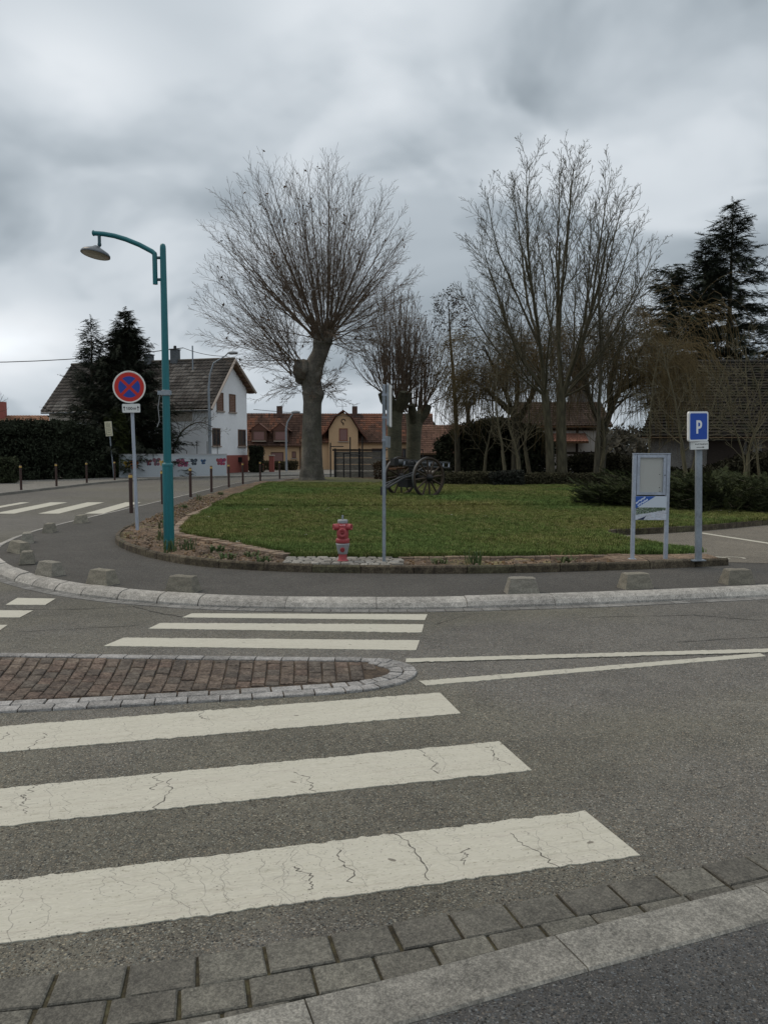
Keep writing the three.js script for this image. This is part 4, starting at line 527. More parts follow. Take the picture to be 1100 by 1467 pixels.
{ // parking sign
  const h = thing('parking_sign', 'blue square parking sign with white P on a galvanised post', 'traffic sign', [4.3, .19, -10.72]);
  mesh('post', new GB().prism([[-.04, .025], [.04, .025], [.04, -.025], [-.04, -.025]], 0, 2.03, .004).geo(), mat.galv, h); mesh('foot_plate', boxG(-.1, .08, .004, .016, -.07, .07), mat.galv, h); h.rotation.z = .028;
  const P = new THREE.Group(); P.name = 'sign_plate'; P.position.set(-.045, 1.83, .05); P.rotation.y = .42; h.add(P);
  const t = canvasTex(512, 512, x => { x.fillStyle = '#dfe3e6'; x.fillRect(0, 0, 512, 512); x.fillStyle = '#0d47a8'; x.beginPath(); x.roundRect ? x.roundRect(24, 24, 464, 464, 34) : x.rect(24, 24, 464, 464); x.fill(); x.fillStyle = '#e4e7ea'; x.font = 'bold 330px sans-serif'; x.textAlign = 'center'; x.textBaseline = 'middle'; x.fillText('P', 262, 268); });
  mesh('plate_back', backPlate(.35, .4, .03, .03), mat.whitePaint, P); mesh('plate_face', facePlate(.338, .388, .026, 0, 0, .033), M({ map: t, roughness: .45 }), P);
  const q = new THREE.Group(); q.name = 'arrow_plate'; q.position.set(-.02, 1.575, .045); q.rotation.y = .25; h.add(q);
  const d = canvasTex(512, 200, x => { x.fillStyle = '#d6d9d8'; x.fillRect(0, 0, 512, 200); x.fillStyle = '#34383c'; const r = rngOf(3); let c = 130; for (let i = 0; i < 8; i++) { const w = 18 + r() * 26; x.fillRect(c, 52 + r() * 8, w, 22 + r() * 8); c += w + 14; } x.fillRect(170, 140, 190, 14); x.beginPath(); x.moveTo(400, 147); x.lineTo(345, 122); x.lineTo(345, 172); x.fill(); });
  mesh('plate_back', backPlate(.28, .11, .006, .02), mat.galv, q); mesh('plate_face', facePlate(.276, .106, .004, 0, 0, .022), M({ map: d, roughness: .5 }), q);
}
{ // post with the sign seen edge-on
  const h = thing('edge_on_sign_post', 'galvanised sign post beside the hydrant with its plate seen edge on', 'traffic sign', [.0, .17, -10.6]); mesh('post', new GB().prism([[-.023, .04], [.023, .04], [.023, -.04], [-.023, -.04]], 0, 2.4, .003).geo(), mat.galv, h);
  const p = new THREE.Group(); p.name = 'sign_plate'; p.position.set(.055, 2.12, -.03); p.rotation.y = 1.49; h.add(p); mesh('plate_back', backPlate(.5, .56, .03, .028), mat.galv, p); mesh('plate_face', facePlate(.49, .55, .028, 0, 0, .031), mat.whitePaint, p);
  const q = new THREE.Group(); q.name = 'small_plate'; q.position.set(.045, 1.64, -.03); q.rotation.y = 1.45; h.add(q); mesh('plate_back', backPlate(.4, .15, .01, .02), mat.galv, q); for (const y of [1.65, 1.95, 2.25]) mesh('clamp', boxG(-.028, .05, y, y + .03, -.045, .045), mat.alu, h);
}
{ // leaning yellowed plate by the painted wall
  const h = thing('yellowed_sign', 'small yellowed bus stop plate on a leaning pole beside the painted wall', 'sign', [-15.75, .1, -46.1]); h.rotation.z = .075; mesh('pole', tubeG([[0, 0, 0], [0, 3.2, 0]], .045, 8), mat.galv, h);
  const t = canvasTex(128, 256, x => { x.fillStyle = '#cfcbb0'; x.fillRect(0, 0, 128, 256); x.fillStyle = '#6d6a5a'; x.fillRect(10, 112, 108, 7); for (let i = 0; i < 5; i++) x.fillRect(20, 24 + i * 16, 50 + (i * 37) % 40, 6); x.strokeStyle = '#6d6a5a'; x.lineWidth = 5; x.strokeRect(24, 140, 80, 90); x.fillRect(40, 160, 46, 8); x.fillRect(40, 190, 46, 8); }); mesh('plate_back', backPlate(.42, .86, .02, .03, 0, 2.85, .05), mat.galv, h); mesh('plate_face', facePlate(.41, .85, .018, 0, 2.85, .083), M({ map: t }), h);
}
{ // notice board
  const h = thing('notice_board', 'empty glazed notice board on two pale posts with a picture panel below', 'notice board', [3.655, .19, -10.82], -.06);
  for (const x of [-.225, .225]) { const p = mesh('post', new GB().prism([[x - .023, .03], [x + .023, .03], [x + .023, -.03], [x - .023, -.03]], 0, 1.455, .005).geo(), mat.alu, h); mesh('foot', boxG(x - .05, x + .05, .002, .014, -.06, .06), mat.alu, p); }
  const c = mesh('cabinet', boxG(-.195, .195, .9, 1.45, -.028, .006), mat.panel, h); for (const [a, b, y0, y1] of [[-.195, -.158, .9, 1.45], [.158, .195, .9, 1.45], [-.157, .157, 1.41, 1.45], [-.157, .157, .9, .935]]) mesh('frame', boxG(a, b, y0, y1, .007, .034), mat.alu, c);
  mesh('pane', boxG(-.157, .157, .936, 1.409, .022, .025), mat.pane, c); mesh('lock', new THREE.CylinderGeometry(.008, .008, .01, 10).rotateX(Math.PI / 2).translate(.177, 1.17, .038), mat.iron, c);
  for (const [x, y] of [[.115, 1.18], [.118, 1.0], [.122, .95]]) mesh('magnet', new THREE.CylinderGeometry(.006, .006, .006, 8).rotateX(Math.PI / 2).translate(x, y, .0095), mat.iron, c); mesh('top_rail', boxG(-.252, .252, 1.456, 1.47, -.032, .036), mat.alu, h);
  const t = canvasTex(640, 480, (x, w, hh) => { const r = rngOf(12); x.fillStyle = '#c3cdd8'; x.fillRect(0, 0, w, hh); for (let i = 0; i < 700; i++) { const v = 150 + r() * 70, y = 220 + r() * 260; x.fillStyle = `rgba(${v},${v},${v + 8},.4)`; x.fillRect(r() * w, y, 10 + r() * 50, 4 + r() * 14); } for (let i = 0; i < 1500; i++) { const u = r(), y = 225 + r() * 150 * (1 - u * .7); x.fillStyle = r() < .4 ? `rgba(38,52,40,.7)` : r() < .5 ? `rgba(92,120,78,.6)` : `rgba(150,160,150,.6)`; x.fillRect(u * w * .95, y, 6 + r() * 20, 4 + r() * 14); } x.fillStyle = '#2a58a8'; x.beginPath(); x.moveTo(0, 0); x.lineTo(410, 0); x.lineTo(0, 250); x.fill(); x.save(); x.rotate(-.54); x.fillStyle = '#dfe8f4'; for (let k = 0; k < 2; k++) { let c2 = -70 + k * 10; for (let i = 0; i < 11; i++) { const q = 9 + r() * 13; x.fillRect(c2, 110 + k * 62 + (r() < .3 ? -8 : 0), q, 26 + (r() < .3 ? 8 : 0)); c2 += q + 6; } } x.restore(); x.fillStyle = '#1d2a4a'; x.beginPath(); x.moveTo(40, 480); x.lineTo(230, 400); x.lineTo(170, 480); x.fill(); });
  mesh('picture_panel', boxG(-.212, .212, .555, .885, .033, .04), mat.alu, h); mesh('picture', facePlate(.416, .322, .002, 0, .72, .0435), M({ map: t, roughness: .5 }), h);
}
{ // fire hydrant
  const h = thing('fire_hydrant', 'red and grey fire hydrant with three capped outlets on the setts', 'fire hydrant', [-.558, .2, -10.62]);
  mesh('base', lathe([[0, 0], [.075, 0], [.075, .018], [.058, .022], [.056, .09], [.06, .1]], 20), mat.redPaint, h); mesh('barrel', lathe([[.05, .095], [.064, .1], [.07, .13], [.092, .225], [.094, .245], [.06, .25]], 24), mat.greyPaint, h);
  mesh('collar', lathe([[.06, .248], [.093, .25], [.093, .3], [.082, .312], [.06, .315]], 24), mat.redPaint, h); const bd = mesh('body', lathe([[.05, .31], [.077, .314], [.08, .38], [.078, .44], [.072, .5], [.068, .515], [.03, .52]], 24), mat.redPaint, h);
  const outlet = (a, y, l, r, tilt) => { const g = lathe([[0, -.01], [r * .82, 0], [r * .88, l * .5], [r, l * .55], [r, l * .96], [r * .9, l], [r * .5, l], [r * .45, l - .012], [0, l - .012]], 18); g.rotateX(Math.PI / 2 - tilt); g.rotateY(a); g.translate(0, y, 0); const o = mesh('outlet', g, mat.redPaint, bd); const n = lathe([[0, l - .012], [r * .28, l - .012], [r * .25, l + .006], [0, l + .006]], 6); n.rotateX(Math.PI / 2 - tilt); n.rotateY(a); n.translate(0, y, 0); mesh('cap_nut', n, mat.redDark, o); };
  outlet(0, .395, .12, .06, 0); outlet(1.15, .47, .135, .043, .0); outlet(-1.15, .47, .135, .043, .0);
  const top = mesh('bonnet', lathe([[.06, .515], [.07, .518], [.07, .55], [.063, .565], [0, .567]], 20), mat.greyPaint, h); mesh('spindle', lathe([[0, .565], [.013, .565], [.013, .622], [.009, .626], [0, .626]], 8), mat.galv, top);
  const lb = canvasTex(256, 64, x => { x.fillStyle = '#b8343c'; x.fillRect(0, 0, 256, 64); x.fillStyle = '#e6dede'; const r = rngOf(2); for (let i = 0; i < 22; i++) x.fillRect(14 + i * 10.4, 12 + r() * 18, 6, 12 + r() * 26); }); const cy = new THREE.CylinderGeometry(.0745, .079, .035, 20, 1, true, -.6, 1.2); cy.translate(0, .498, .002); mesh('marking', cy, M({ map: lb }), h);
  mesh('badge', new THREE.CylinderGeometry(.032, .032, .018, 20).rotateX(Math.PI / 2 + .2).translate(0, .165, .084), mat.redPaint, h); mesh('badge_ring', new THREE.TorusGeometry(.02, .004, 6, 18).rotateX(.2).translate(0, .163, .095), mat.redDark, h);
}
// bollards
{
  const b = thing('bollard', 'slim brown gold banded bollard on the lawn footpath, right behind the no stopping sign', 'bollard', [-6.45, .1, -20.1], 0, 'bollards along the footpath beside the lawn');
  mesh('post', lathe([[0, 0], [.047, 0], [.047, .9], [.043, .905]], 16), mat.bollard, b); mesh('band', lathe([[.043, .9], [.05, .905], [.05, .965], [.043, .97]], 16), mat.gold, b); mesh('cap', lathe([[.046, .97], [.043, .99], [.026, 1.008], [0, 1.012]], 16), mat.bollard, b); mesh('groove', lathe([[.0475, .8], [.051, .803], [.051, .815], [.0475, .818]], 16), mat.bollard, b);
  const ord = ['second', 'third', 'fourth', 'fifth', 'sixth', 'seventh', 'eighth']; [[-6.6, -23.5], [-6.62, -27], [-6.6, -30.2], [-6.72, -34.2], [-6.7, -37.5], [-6.45, -41.2], [-5.85, -44.3]].forEach(([x, z], i) => copyOf(b, [x, .1, z], 0, `slim brown gold banded bollard on the lawn footpath, ${ord[i]} counting from the no stopping sign`));
  const c = copyOf(b, [-14.62, .1, -31.8], 0, 'slim brown gold banded bollard before the hedge, fourth counting from the painted wall'); c.userData.group = 'bollards in front of the hedge';
  [[-14.6, -35.2, 'third counting'], [-14.6, -38.8, 'second counting'], [-14.45, -42.4, 'first']].forEach(([x, z, o]) => copyOf(c, [x, .1, z], 0, `slim brown gold banded bollard before the hedge, ${o} from the painted wall`));
}
// concrete anti-parking blocks
{
  const spots = [[-6.7, -17.4], [-6.55, -15.4], [-6.2, -13.65], [-5.72, -12.3], [-5.05, -11.1], [-4.3, -10.08], [-3.38, -9.4], [-2.29, -8.92], [1.55, -8.8], [2.93, -9.12], [4.25, -9.42]];
  const tips = [0, 0, .05, .22, -.12, .06, 0, 0, 0, 0, 0];
  spots.forEach(([x, z], i) => {
    const r = rngOf(700 + i); const lab = i < 8 ? `weathered low concrete block on the footpath corner, ${['first', 'second', 'third', 'tilted fourth', 'skewed fifth', 'sixth', 'seventh', 'eighth'][i]} from the bollards` : ['mossy low concrete block by the kerb between hydrant and notice board', 'mossy low concrete block by the kerb below the notice board', 'mossy low concrete block by the kerb beyond the parking sign'][i - 8];
    const g = new THREE.BoxGeometry(1, 1, 1, 8, 5, 6), p = g.attributes.position; const L = .38, W = .22, H = .175;
    for (let k = 0; k < p.count; k++) { let u = p.getX(k), v = p.getY(k) + .5, w = p.getZ(k); const s = 1 - v * .24, sw = 1 - v * .36; const ed = Math.max(Math.abs(u), Math.abs(w)) * 2; const rnd = 1 - .05 * smooth(.85, 1, Math.abs(u) * 2) * smooth(.8, 1, Math.abs(w) * 2); const n = (fbm(u * 7 + i * 9, v * 6 + w * 8, 3, 5 + i) - .5) * .009, y = v * H - (v > .95 ? smooth(.9, 1, ed) * .007 + (fbm(u * 5 + i, w * 5, 2, 40) - .5) * .012 : 0); p.setXYZ(k, (u * L * s + n) * rnd, y, (w * W * sw + n) * rnd); }
    g.computeVertexNormals(); const m = mesh('concrete_block', g, mat.blockC[i % 3]); const s = farPath.sAt(q => i < 8 ? (q.x - x) ** 2 + (q.z - z) ** 2 < .45 : q.x < x), t = farPath.at(s); m.position.set(x, .1 + Math.abs(tips[i]) * .02, z); m.rotation.set(0, Math.atan2(-t.tz, t.tx) + (r() - .5) * .2 + tips[i] * 2, tips[i] * .35); tag(m, lab, 'concrete block', i < 8 ? 'concrete blocks on the footpath corner' : 'concrete blocks before the planter');
  });
}
{ // field gun
  const h = thing('field_cannon', 'old dark field cannon with two spoked wooden wheels on the lawn', 'cannon', [.92, lawnY(.92, -24.1), -24.1], .669);
  const wheel = z => { const w = mesh('wheel', new THREE.TorusGeometry(.575, .042, 8, 40).scale(1, 1, 1.1).translate(0, .61, z), mat.gunWood, h); mesh('tyre', new THREE.CylinderGeometry(.622, .622, .075, 40, 1, true).rotateX(Math.PI / 2).translate(0, .61, z), mat.gunGrey, w); const hub = lathe([[0, -.15], [.06, -.15], [.075, -.09], [.115, -.05], [.115, .05], [.075, .09], [.06, .15], [0, .15]], 16); hub.rotateX(Math.PI / 2); hub.translate(0, .61, z); mesh('hub', hub, mat.iron, w); for (let i = 0; i < 12; i++) { const a = i / 12 * Math.PI * 2 + .1; mesh('spoke', tubeG([[Math.cos(a) * .09, .61 + Math.sin(a) * .09, z], [Math.cos(a) * .54, .61 + Math.sin(a) * .54, z]], [.034, .026], 6), mat.gunWood, w); } };
  wheel(-.66); wheel(.66); mesh('axle', tubeG([[0, .61, -.6], [0, .61, .6]], .05, 10), mat.iron, h);
  const cr = new THREE.Group(); cr.name = 'cradle'; cr.position.set(0, 1.03, 0); cr.rotation.z = -.05; h.add(cr);
  for (const z of [-.13, .13]) { mesh('cradle_rail', boxG(-.55, 1.35, .05, .1, z - .02, z + .02), mat.gunGrey, cr); mesh('cradle_rail', boxG(-.55, 1.35, -.1, -.06, z - .02, z + .02), mat.gunGrey, cr); for (const x of [-.5, .0, .5, .95, 1.32]) mesh('cradle_strut', boxG(x - .015, x + .015, -.059, .049, z - .018, z + .018), mat.alu, cr); }
  mesh('barrel', lathe([[0, -.75], [.09, -.75], [.095, -.35], [.08, -.3], [.06, .6], [.055, .85], [.065, .9], [.04, .9], [.038, .5]], 16).rotateZ(-Math.PI / 2), mat.gunGrey, cr); mesh('breech', boxG(-.86, -.7, -.1, .11, -.1, .1), mat.iron, cr);
  mesh('carriage', boxG(-.13, .13, .64, .95, -.1, .1), mat.iron, h); mesh('cross_brace', tubeG([[.05, .95, -.2], [.2, .7, .5]], .03, 6), mat.gunGrey, h); mesh('cross_brace', tubeG([[-.3, .62, .15], [-.05, .92, .5]], .03, 6), mat.gunGrey, h);
  for (const z of [-.14, .14]) mesh('trail_beam', tubeG([[.1, .72, z], [-.5, .6, z * .9], [-1.15, .3, z * .5]], [.036, .036, .032], 6), mat.gunGrey, h);
  mesh('spade', boxG(-1.22, -1.15, .02, .34, -.11, .11), mat.iron, h); mesh('trail_rod', tubeG([[-1.3, .42, .1], [-.2, .8, .35]], .022, 6), mat.gunGrey, h); mesh('seat_board', boxG(-.55, -.15, .84, .89, -.55, -.2), M({ color: lin(.16, .08, .04), map: woodMap }), h); mesh('ammunition_box', boxG(-.3, .05, .3, .54, -.4, .05), mat.iron, h); mesh('elevation_wheel', new THREE.TorusGeometry(.14, .016, 6, 20).translate(-.3, .98, .25), mat.iron, h);
}
{ // overhead wires
  const sag = (a, b, s) => { const p = []; for (let i = 0; i <= 14; i++) { const t = i / 14; p.push([lerp(a[0], b[0], t), lerp(a[1], b[1], t) - s * 4 * t * (1 - t), lerp(a[2], b[2], t)]); } return p; };
  tag(mesh('overhead_wire', tubeG(sag([-42, 8.4, -54], [-14.05, 8.85, -56.0], .9), .03, 5), mat.iron), 'thin black wire running to the mast on the white house roof', 'wire');
  tag(mesh('overhead_wire', tubeG(sag([-9.6, 4.7, -58.6], [4, 4.6, -70], .2), .02, 5), mat.iron), 'thin wire above the beige farmhouse roof', 'wire');
  tag(mesh('overhead_wire', tubeG(sag([-14.05, 8.85, -56.0], [-10.1, 7.75, -51.6], .15), .02, 5), mat.iron), 'thin wire from the roof mast to the curved grey lamp', 'wire');
}

/* ------------------------------------------------ trees, hedges, plants, grass */
const rv = (r, k) => [(r() - .5) * k, (r() - .5) * k, (r() - .5) * k];
const un = a => { const l = Math.hypot(a[0], a[1], a[2]) || 1; return [a[0] / l, a[1] / l, a[2] / l]; };
const add = (a, b, k = 1) => [a[0] + b[0] * k, a[1] + b[1] * k, a[2] + b[2] * k];
function side(d, ang, az) { // direction turned by ang from d, around azimuth az
  const n = Math.abs(d[1]) < .95 ? un([d[2], 0, -d[0]]) : [1, 0, 0], b = [d[1] * n[2] - d[2] * n[1], d[2] * n[0] - d[0] * n[2], d[0] * n[1] - d[1] * n[0]], c = Math.cos(ang), s = Math.sin(ang), x = Math.cos(az) * s, y = Math.sin(az) * s; return un([d[0] * c + n[0] * x + b[0] * y, d[1] * c + n[1] * x + b[1] * y, d[2] * c + n[2] * x + b[2] * y]);
}
// grows a limb and its side shoots into gb. o.levels: per level {n, len, ang, seg, wig, up, sides, rr}
function grow(gb, r, p, d, len, rad, lv, o, tips) {
  const L = o.levels[lv], seg = L.seg, pts = [p], rads = [rad], dirs = [d]; let q = p, e = d; const end = Math.max(rad * (L.tip || .25), o.min);
  for (let i = 1; i <= seg; i++) { e = un(add(add(e, rv(r, L.wig)), [0, L.up, 0])); q = add(q, e, len / seg); pts.push(q); rads.push(lerp(rad, end, i / seg)); dirs.push(e); }
  gb.tube(pts, rads, L.sides, lv === 0); if (tips) tips.push([q, e, lv]);
  const K = o.levels[lv + 1]; if (!K) return; const n = Math.round(K.n * (.75 + r() * .5) * (K.per ? len : 1)); let az = r() * 6.3;
  for (let i = 0; i < n; i++) { const t = lerp(K.t0 ?? .25, 1, (i + r()) / n), f = t * seg, k = Math.min(seg - 1, Math.floor(f)), u = f - k, pp = [lerp(pts[k][0], pts[k + 1][0], u), lerp(pts[k][1], pts[k + 1][1], u), lerp(pts[k][2], pts[k + 1][2], u)]; az += 2.4 + (r() - .5); const rr = Math.max(lerp(rads[k], rads[k + 1], u) * (K.rr || .6), o.min); grow(gb, r, pp, side(dirs[k], K.ang * (.7 + r() * .6), az), len * K.len * (1.15 - .65 * t) * (.7 + r() * .6), rr, lv + 1, o, tips); }
}
function limbAlong(gb, r, pts, r0, r1, sides, o, lv, tips, dens = 1, t0 = .2) { // a limb through given points, then shoots from it
  const c = new THREE.CatmullRomCurve3(pts.map(q => V(...q))), n = Math.max(6, pts.length * 4), P = [], R = []; for (let i = 0; i <= n; i++) { const q = c.getPoint(i / n); P.push([q.x + (r() - .5) * .04, q.y, q.z + (r() - .5) * .04]); R.push(lerp(r0, r1, i / n)); } gb.tube(P, R, sides, true);
  const K = o.levels[lv], len = c.getLength(), m = Math.round(K.n * dens); let az = r() * 6.3; for (let i = 0; i < m; i++) { const t = lerp(t0, 1, (i + r()) / m), q = c.getPoint(t), d = c.getTangent(t); az += 2.4 + (r() - .5) * .8; grow(gb, r, [q.x, q.y, q.z], side([d.x, d.y, d.z], K.ang * (.7 + r() * .6), az), len * K.len * (1.2 - .7 * t) * (.7 + r() * .6), Math.max(lerp(r0, r1, t) * (K.rr || .5), o.min), lv, o, tips); }
}
function branchMesh(parent, name, gb, m, stuff = true) { const b = mesh(name, gb.geo(), m, parent); if (stuff) b.userData.kind = 'stuff'; return b; }
// leaf or needle clusters
function clusterGeo(n, R, len, wid, seed, flat = 0) { const r = rngOf(seed), gb = new GB(); for (let i = 0; i < n; i++) { const p = [(r() - .5) * R, (r() - .5) * R * (1 - flat), (r() - .5) * R], d = un([r() - .5, (r() - .5) * (1 - flat * .6), r() - .5]), s = un([d[1] - d[2], d[2] - d[0], d[0] - d[1]]), e = add(p, d, len * (.6 + r() * .8)), m = add(p, d, len * .4); gb.quad(p, add(m, s, wid), e, add(m, s, -wid)); } return gb.geo(); }
function sprigGeo(len, n, seed) { const r = rngOf(seed), gb = new GB(); for (let i = 0; i < n; i++) { const t = (i + .5) / n, p = [len * t, -.12 * len * t * t, 0]; for (const s of [-1, 1]) { const d = un([.75, (r() - .6) * .5, s * (.5 + r() * .6)]), l = len * .36 * (1.15 - t * .7), w = len * .045; gb.tri(add(p, [w, 0, 0]), add(p, d, l), add(p, [-w, .0, 0])); } } gb.tri([0, .015, 0], [len, -.12 * len, 0], [0, -.015, 0]); return gb.geo(); }
const dm = new THREE.Object3D(), tc = new THREE.Color();
function instances(parent, name, geo, m, list) { // list of [pos, scale, euler|dir, colour]
  const I = new THREE.InstancedMesh(geo, m, list.length); list.forEach(([p, s, e, c], i) => { dm.position.set(...p); dm.scale.setScalar(s); dm.rotation.set(...e); dm.updateMatrix(); I.setMatrixAt(i, dm.matrix); I.setColorAt(i, tc.setRGB(...c)); }); I.name = parent === scene ? numbered(name) : name; I.userData.kind = 'stuff'; I.castShadow = I.receiveShadow = true; parent.add(I); return I;
}
const trunkCol = gb => { gb.col = [1, 1, 1]; return gb; };

{ // the big pollarded plane tree
  const t = thing('pollarded_plane_tree', 'large pollarded plane tree with thick grey trunk and a bare fan of shoots', 'tree', [-3.3, lawnY(-3.3, -36) - .08, -36]), r = rngOf(1001), gb = new GB();
  // trunk: lathe-like tube with bulges, bark flaking in patches
  const ax = [[.0, 0, 0, .66], [.0, .25, 0, .58], [.02, .8, 0, .53], [.03, 1.7, 0, .49], [.04, 2.8, 0, .45], [.06, 3.5, .0, .44], [.1, 3.9, 0, .52], [.04, 4.3, 0, .46], [.02, 4.8, 0, .52], [.22, 5.4, 0, .47], [.45, 5.9, 0, .42], [.55, 6.3, 0, .46], [.6, 6.75, 0, .47], [.62, 7.0, 0, .22]];
  const c = new THREE.CatmullRomCurve3(ax.map(a => V(a[0], a[1], a[2]))), n = 70, S = 22, rings = []; for (let i = 0; i <= n; i++) { const f = i / n, q = c.getPoint(f), ff = f * (ax.length - 1), k = Math.min(ax.length - 2, Math.floor(ff)), R = lerp(ax[k][3], ax[k + 1][3], smooth(0, 1, ff - k)) * .93, ring = []; for (let j = 0; j < S; j++) { const a = j / S * Math.PI * 2, cx = Math.cos(a), cz = Math.sin(a); const rr = R * (1 + (fbm(cx * 1.6 + 5, q.y * .9 + cz * 1.6, 3, 77) - .5) * .12 + (q.y < .8 ? (.8 - q.y) * .18 * Math.sin(a * 5 + 1) : 0) + (q.y > 3.9 && q.y < 5.2 || q.y > 6.2 ? (fbm(cx * 4 + 9, q.y * 4 + cz * 4, 3, 79) - .5) * .34 : 0)); ring.push([q.x + cx * rr, q.y, q.z + cz * rr]); } rings.push(ring); }
  const colAt = p => { const v = fbm(p[0] * 2.2 + 4, p[1] * 1.2 + p[2] * 2, 4, 83), w = fbm(p[0] * 5, p[1] * 3 + p[2] * 5, 3, 85); const b = .72 + (w - .5) * .5; return v > .58 ? [b * 1.25, b * 1.22, b * 1.15] : v < .42 ? [b * .8, b * .82, b * .74] : [b, b, b * .97]; };
  const pos = [], col = [], uv = []; for (let i = 0; i < n; i++) for (let j = 0; j < S; j++) { const j2 = (j + 1) % S; for (const [p, u, v] of [[rings[i][j], j, i], [rings[i + 1][j], j, i + 1], [rings[i + 1][j2], j + 1, i + 1], [rings[i][j], j, i], [rings[i + 1][j2], j + 1, i + 1], [rings[i][j2], j + 1, i]]) { pos.push(...p); col.push(...colAt(p)); uv.push(u / S * 2, v / n * 6); } }
  let tg = new THREE.BufferGeometry(); tg.setAttribute('position', new THREE.Float32BufferAttribute(pos, 3)); tg.setAttribute('color', new THREE.Float32BufferAttribute(col, 3)); tg.setAttribute('uv', new THREE.Float32BufferAttribute(uv, 2)); tg.computeVertexNormals(); mesh('trunk', tg, mat.planeBark, t);
  // side head, a knuckled stub to the left
  const hg = new THREE.SphereGeometry(.47, 20, 16), hp = hg.attributes.position, hc = []; for (let i = 0; i < hp.count; i++) { const q = [hp.getX(i), hp.getY(i), hp.getZ(i)], k = 1 + (fbm(q[0] * 4 + 2, q[1] * 4 + q[2] * 5, 3, 91) - .5) * .7; hp.setXYZ(i, q[0] * k * .9, q[1] * k * 1.1, q[2] * k); hc.push(...colAt(q)); } hg.setAttribute('color', new THREE.Float32BufferAttribute(hc, 3)); hg.computeVertexNormals(); hg.translate(-.4, 4.95, .1); mesh('pollard_head', hg, mat.planeBark, t);
  // shoots: aimed at points on the crown outline
  const o = { min: .0052, levels: [{ seg: 9 }, { n: 17, len: .27, ang: .44, seg: 4, wig: .06, up: .035, sides: 3, rr: .36, tip: .3, t0: .22 }, { n: 6, len: .4, ang: .6, seg: 2, wig: .08, up: .04, sides: 3, rr: .6, t0: .15 }] };
  const leaves = [];
  const shoot = (p, target, r0, dens) => { const m = add(add(p, [(target[0] - p[0]) * .51, (target[1] - p[1]) * .465, (target[2] - p[2]) * .51]), rv(r, .2)); const c2 = new THREE.QuadraticBezierCurve3(V(...p), V(...m), V(...target)); const P = []; for (let i = 0; i <= 4; i++) { const q = c2.getPoint(i / 4); P.push([q.x, q.y, q.z]); } const tips = []; limbAlong(gb, r, P, r0, .007, 5, o, 1, tips, dens, .16); for (const [q, e] of tips) if (r() < .012) leaves.push(q); };
  const C = [-.05, 8.5, 0], head = (p, tgt, r0, d) => shoot(p, tgt, r0, d); // crown centre above the base
  const NS = 112; for (let i = 0; i < NS; i++) {
    const az = i * 2.399, sv = lerp(-.62, 1, Math.pow((i + .5) / NS, .86)), ch = Math.sqrt(1 - sv * sv), k = .8 + r() * .22, tgt = [C[0] + Math.cos(az) * ch * 5.0 * k, C[1] + sv * (sv > 0 ? 5.9 : 6.6) * k, Math.sin(az) * ch * 4.7 * k];
    const left = tgt[0] < -.7 && tgt[1] < 10 && r() < .85, a2 = r() * 6.3; const p = left ? [-.62 + Math.cos(a2) * .3, 4.75 + r() * .7, Math.sin(a2) * .4] : [.6 + Math.cos(az) * .34, 6.15 + r() * .75, Math.sin(az) * .34];
    head(p, tgt, (.015 + r() * r() * .05) * (sv > .3 ? 1.15 : .8), 1.1);
  }
  for (let i = 0; i < 34; i++) { const az = r() * 6.3; shoot([Math.cos(az) * .45, 4.0 + r() * .8, Math.sin(az) * .45], [Math.cos(az) * (1.0 + r() * 1.6), 3.4 + r() * 2.2, Math.sin(az) * (1.0 + r())], .01, .5); }
  branchMesh(t, 'crown', gb, mat.twig);
  instances(t, 'dead_leaves', clusterGeo(2, .04, .11, .045, 4), mat.leafM, leaves.map(q => [q, .7 + r() * .6, [r() * 6, r() * 6, r() * 6], [.12, .07, .04]]));
}
function pollard(name, label, x, z, hT, rT, topY, spread, seed, n) {
  const t = thing(name, label, 'tree', [x, .18, z]), r = rngOf(seed), tb = trunkCol(new GB()), gb = new GB(); tb.col = [.62, .66, .5];
  const P = [], R = []; for (let i = 0; i <= 12; i++) { const f = i / 12; P.push([Math.sin(f * 3 + seed) * .06, f * hT, 0]); R.push(rT * (1.35 - .45 * smooth(0, .25, f) + (f > .75 ? (f - .75) * 1.2 : 0))); } tb.tube(P, R, 12); for (let i = 0; i < 7; i++) { const a = r() * 6.3; tb.tube([[Math.cos(a) * rT * .4, hT - .5, Math.sin(a) * rT * .4], [Math.cos(a) * rT * 1.5, hT + .1, Math.sin(a) * rT * 1.5], [Math.cos(a) * rT * 1.9, hT + .45, Math.sin(a) * rT * 1.9]], [.26, .24, .16], 8); } mesh('trunk', tb.geo(), mat.planeBark, t);
  const o = { min: .008, levels: [{ seg: 9 }, { n: 11, len: .26, ang: .5, seg: 3, wig: .14, up: .1, sides: 3, rr: .45, t0: .2 }, { n: 3.5, len: .4, ang: .6, seg: 2, wig: .2, up: .08, sides: 3, rr: .6 }] };
  for (let i = 0; i < n; i++) { const az = i * 2.399, q = Math.pow((i + .5) / n, .7), el = lerp(.15, 1.5, q), k = .8 + r() * .22, H = topY - hT, tgt = [Math.cos(az) * Math.cos(el) * spread * k, hT + .3 + Math.sin(el) * H * k, Math.sin(az) * Math.cos(el) * spread * k], p = [Math.cos(az) * rT * 1.3, hT + r() * .4, Math.sin(az) * rT * 1.3]; limbAlong(gb, r, [p, add(add(p, [(tgt[0] - p[0]) * .55, (tgt[1] - p[1]) * .42, (tgt[2] - p[2]) * .55]), rv(r, .3)), tgt], .022 + r() * .028, .008, 4, o, 1, null, 1); }
  branchMesh(t, 'crown', gb, mat.twig); return t;
}
pollard('small_pollard_tree', 'smaller pollarded tree with mossy trunk directly behind the edge on sign post', .62, -42, 4.1, .42, 10.0, 2.9, 2001, 52);
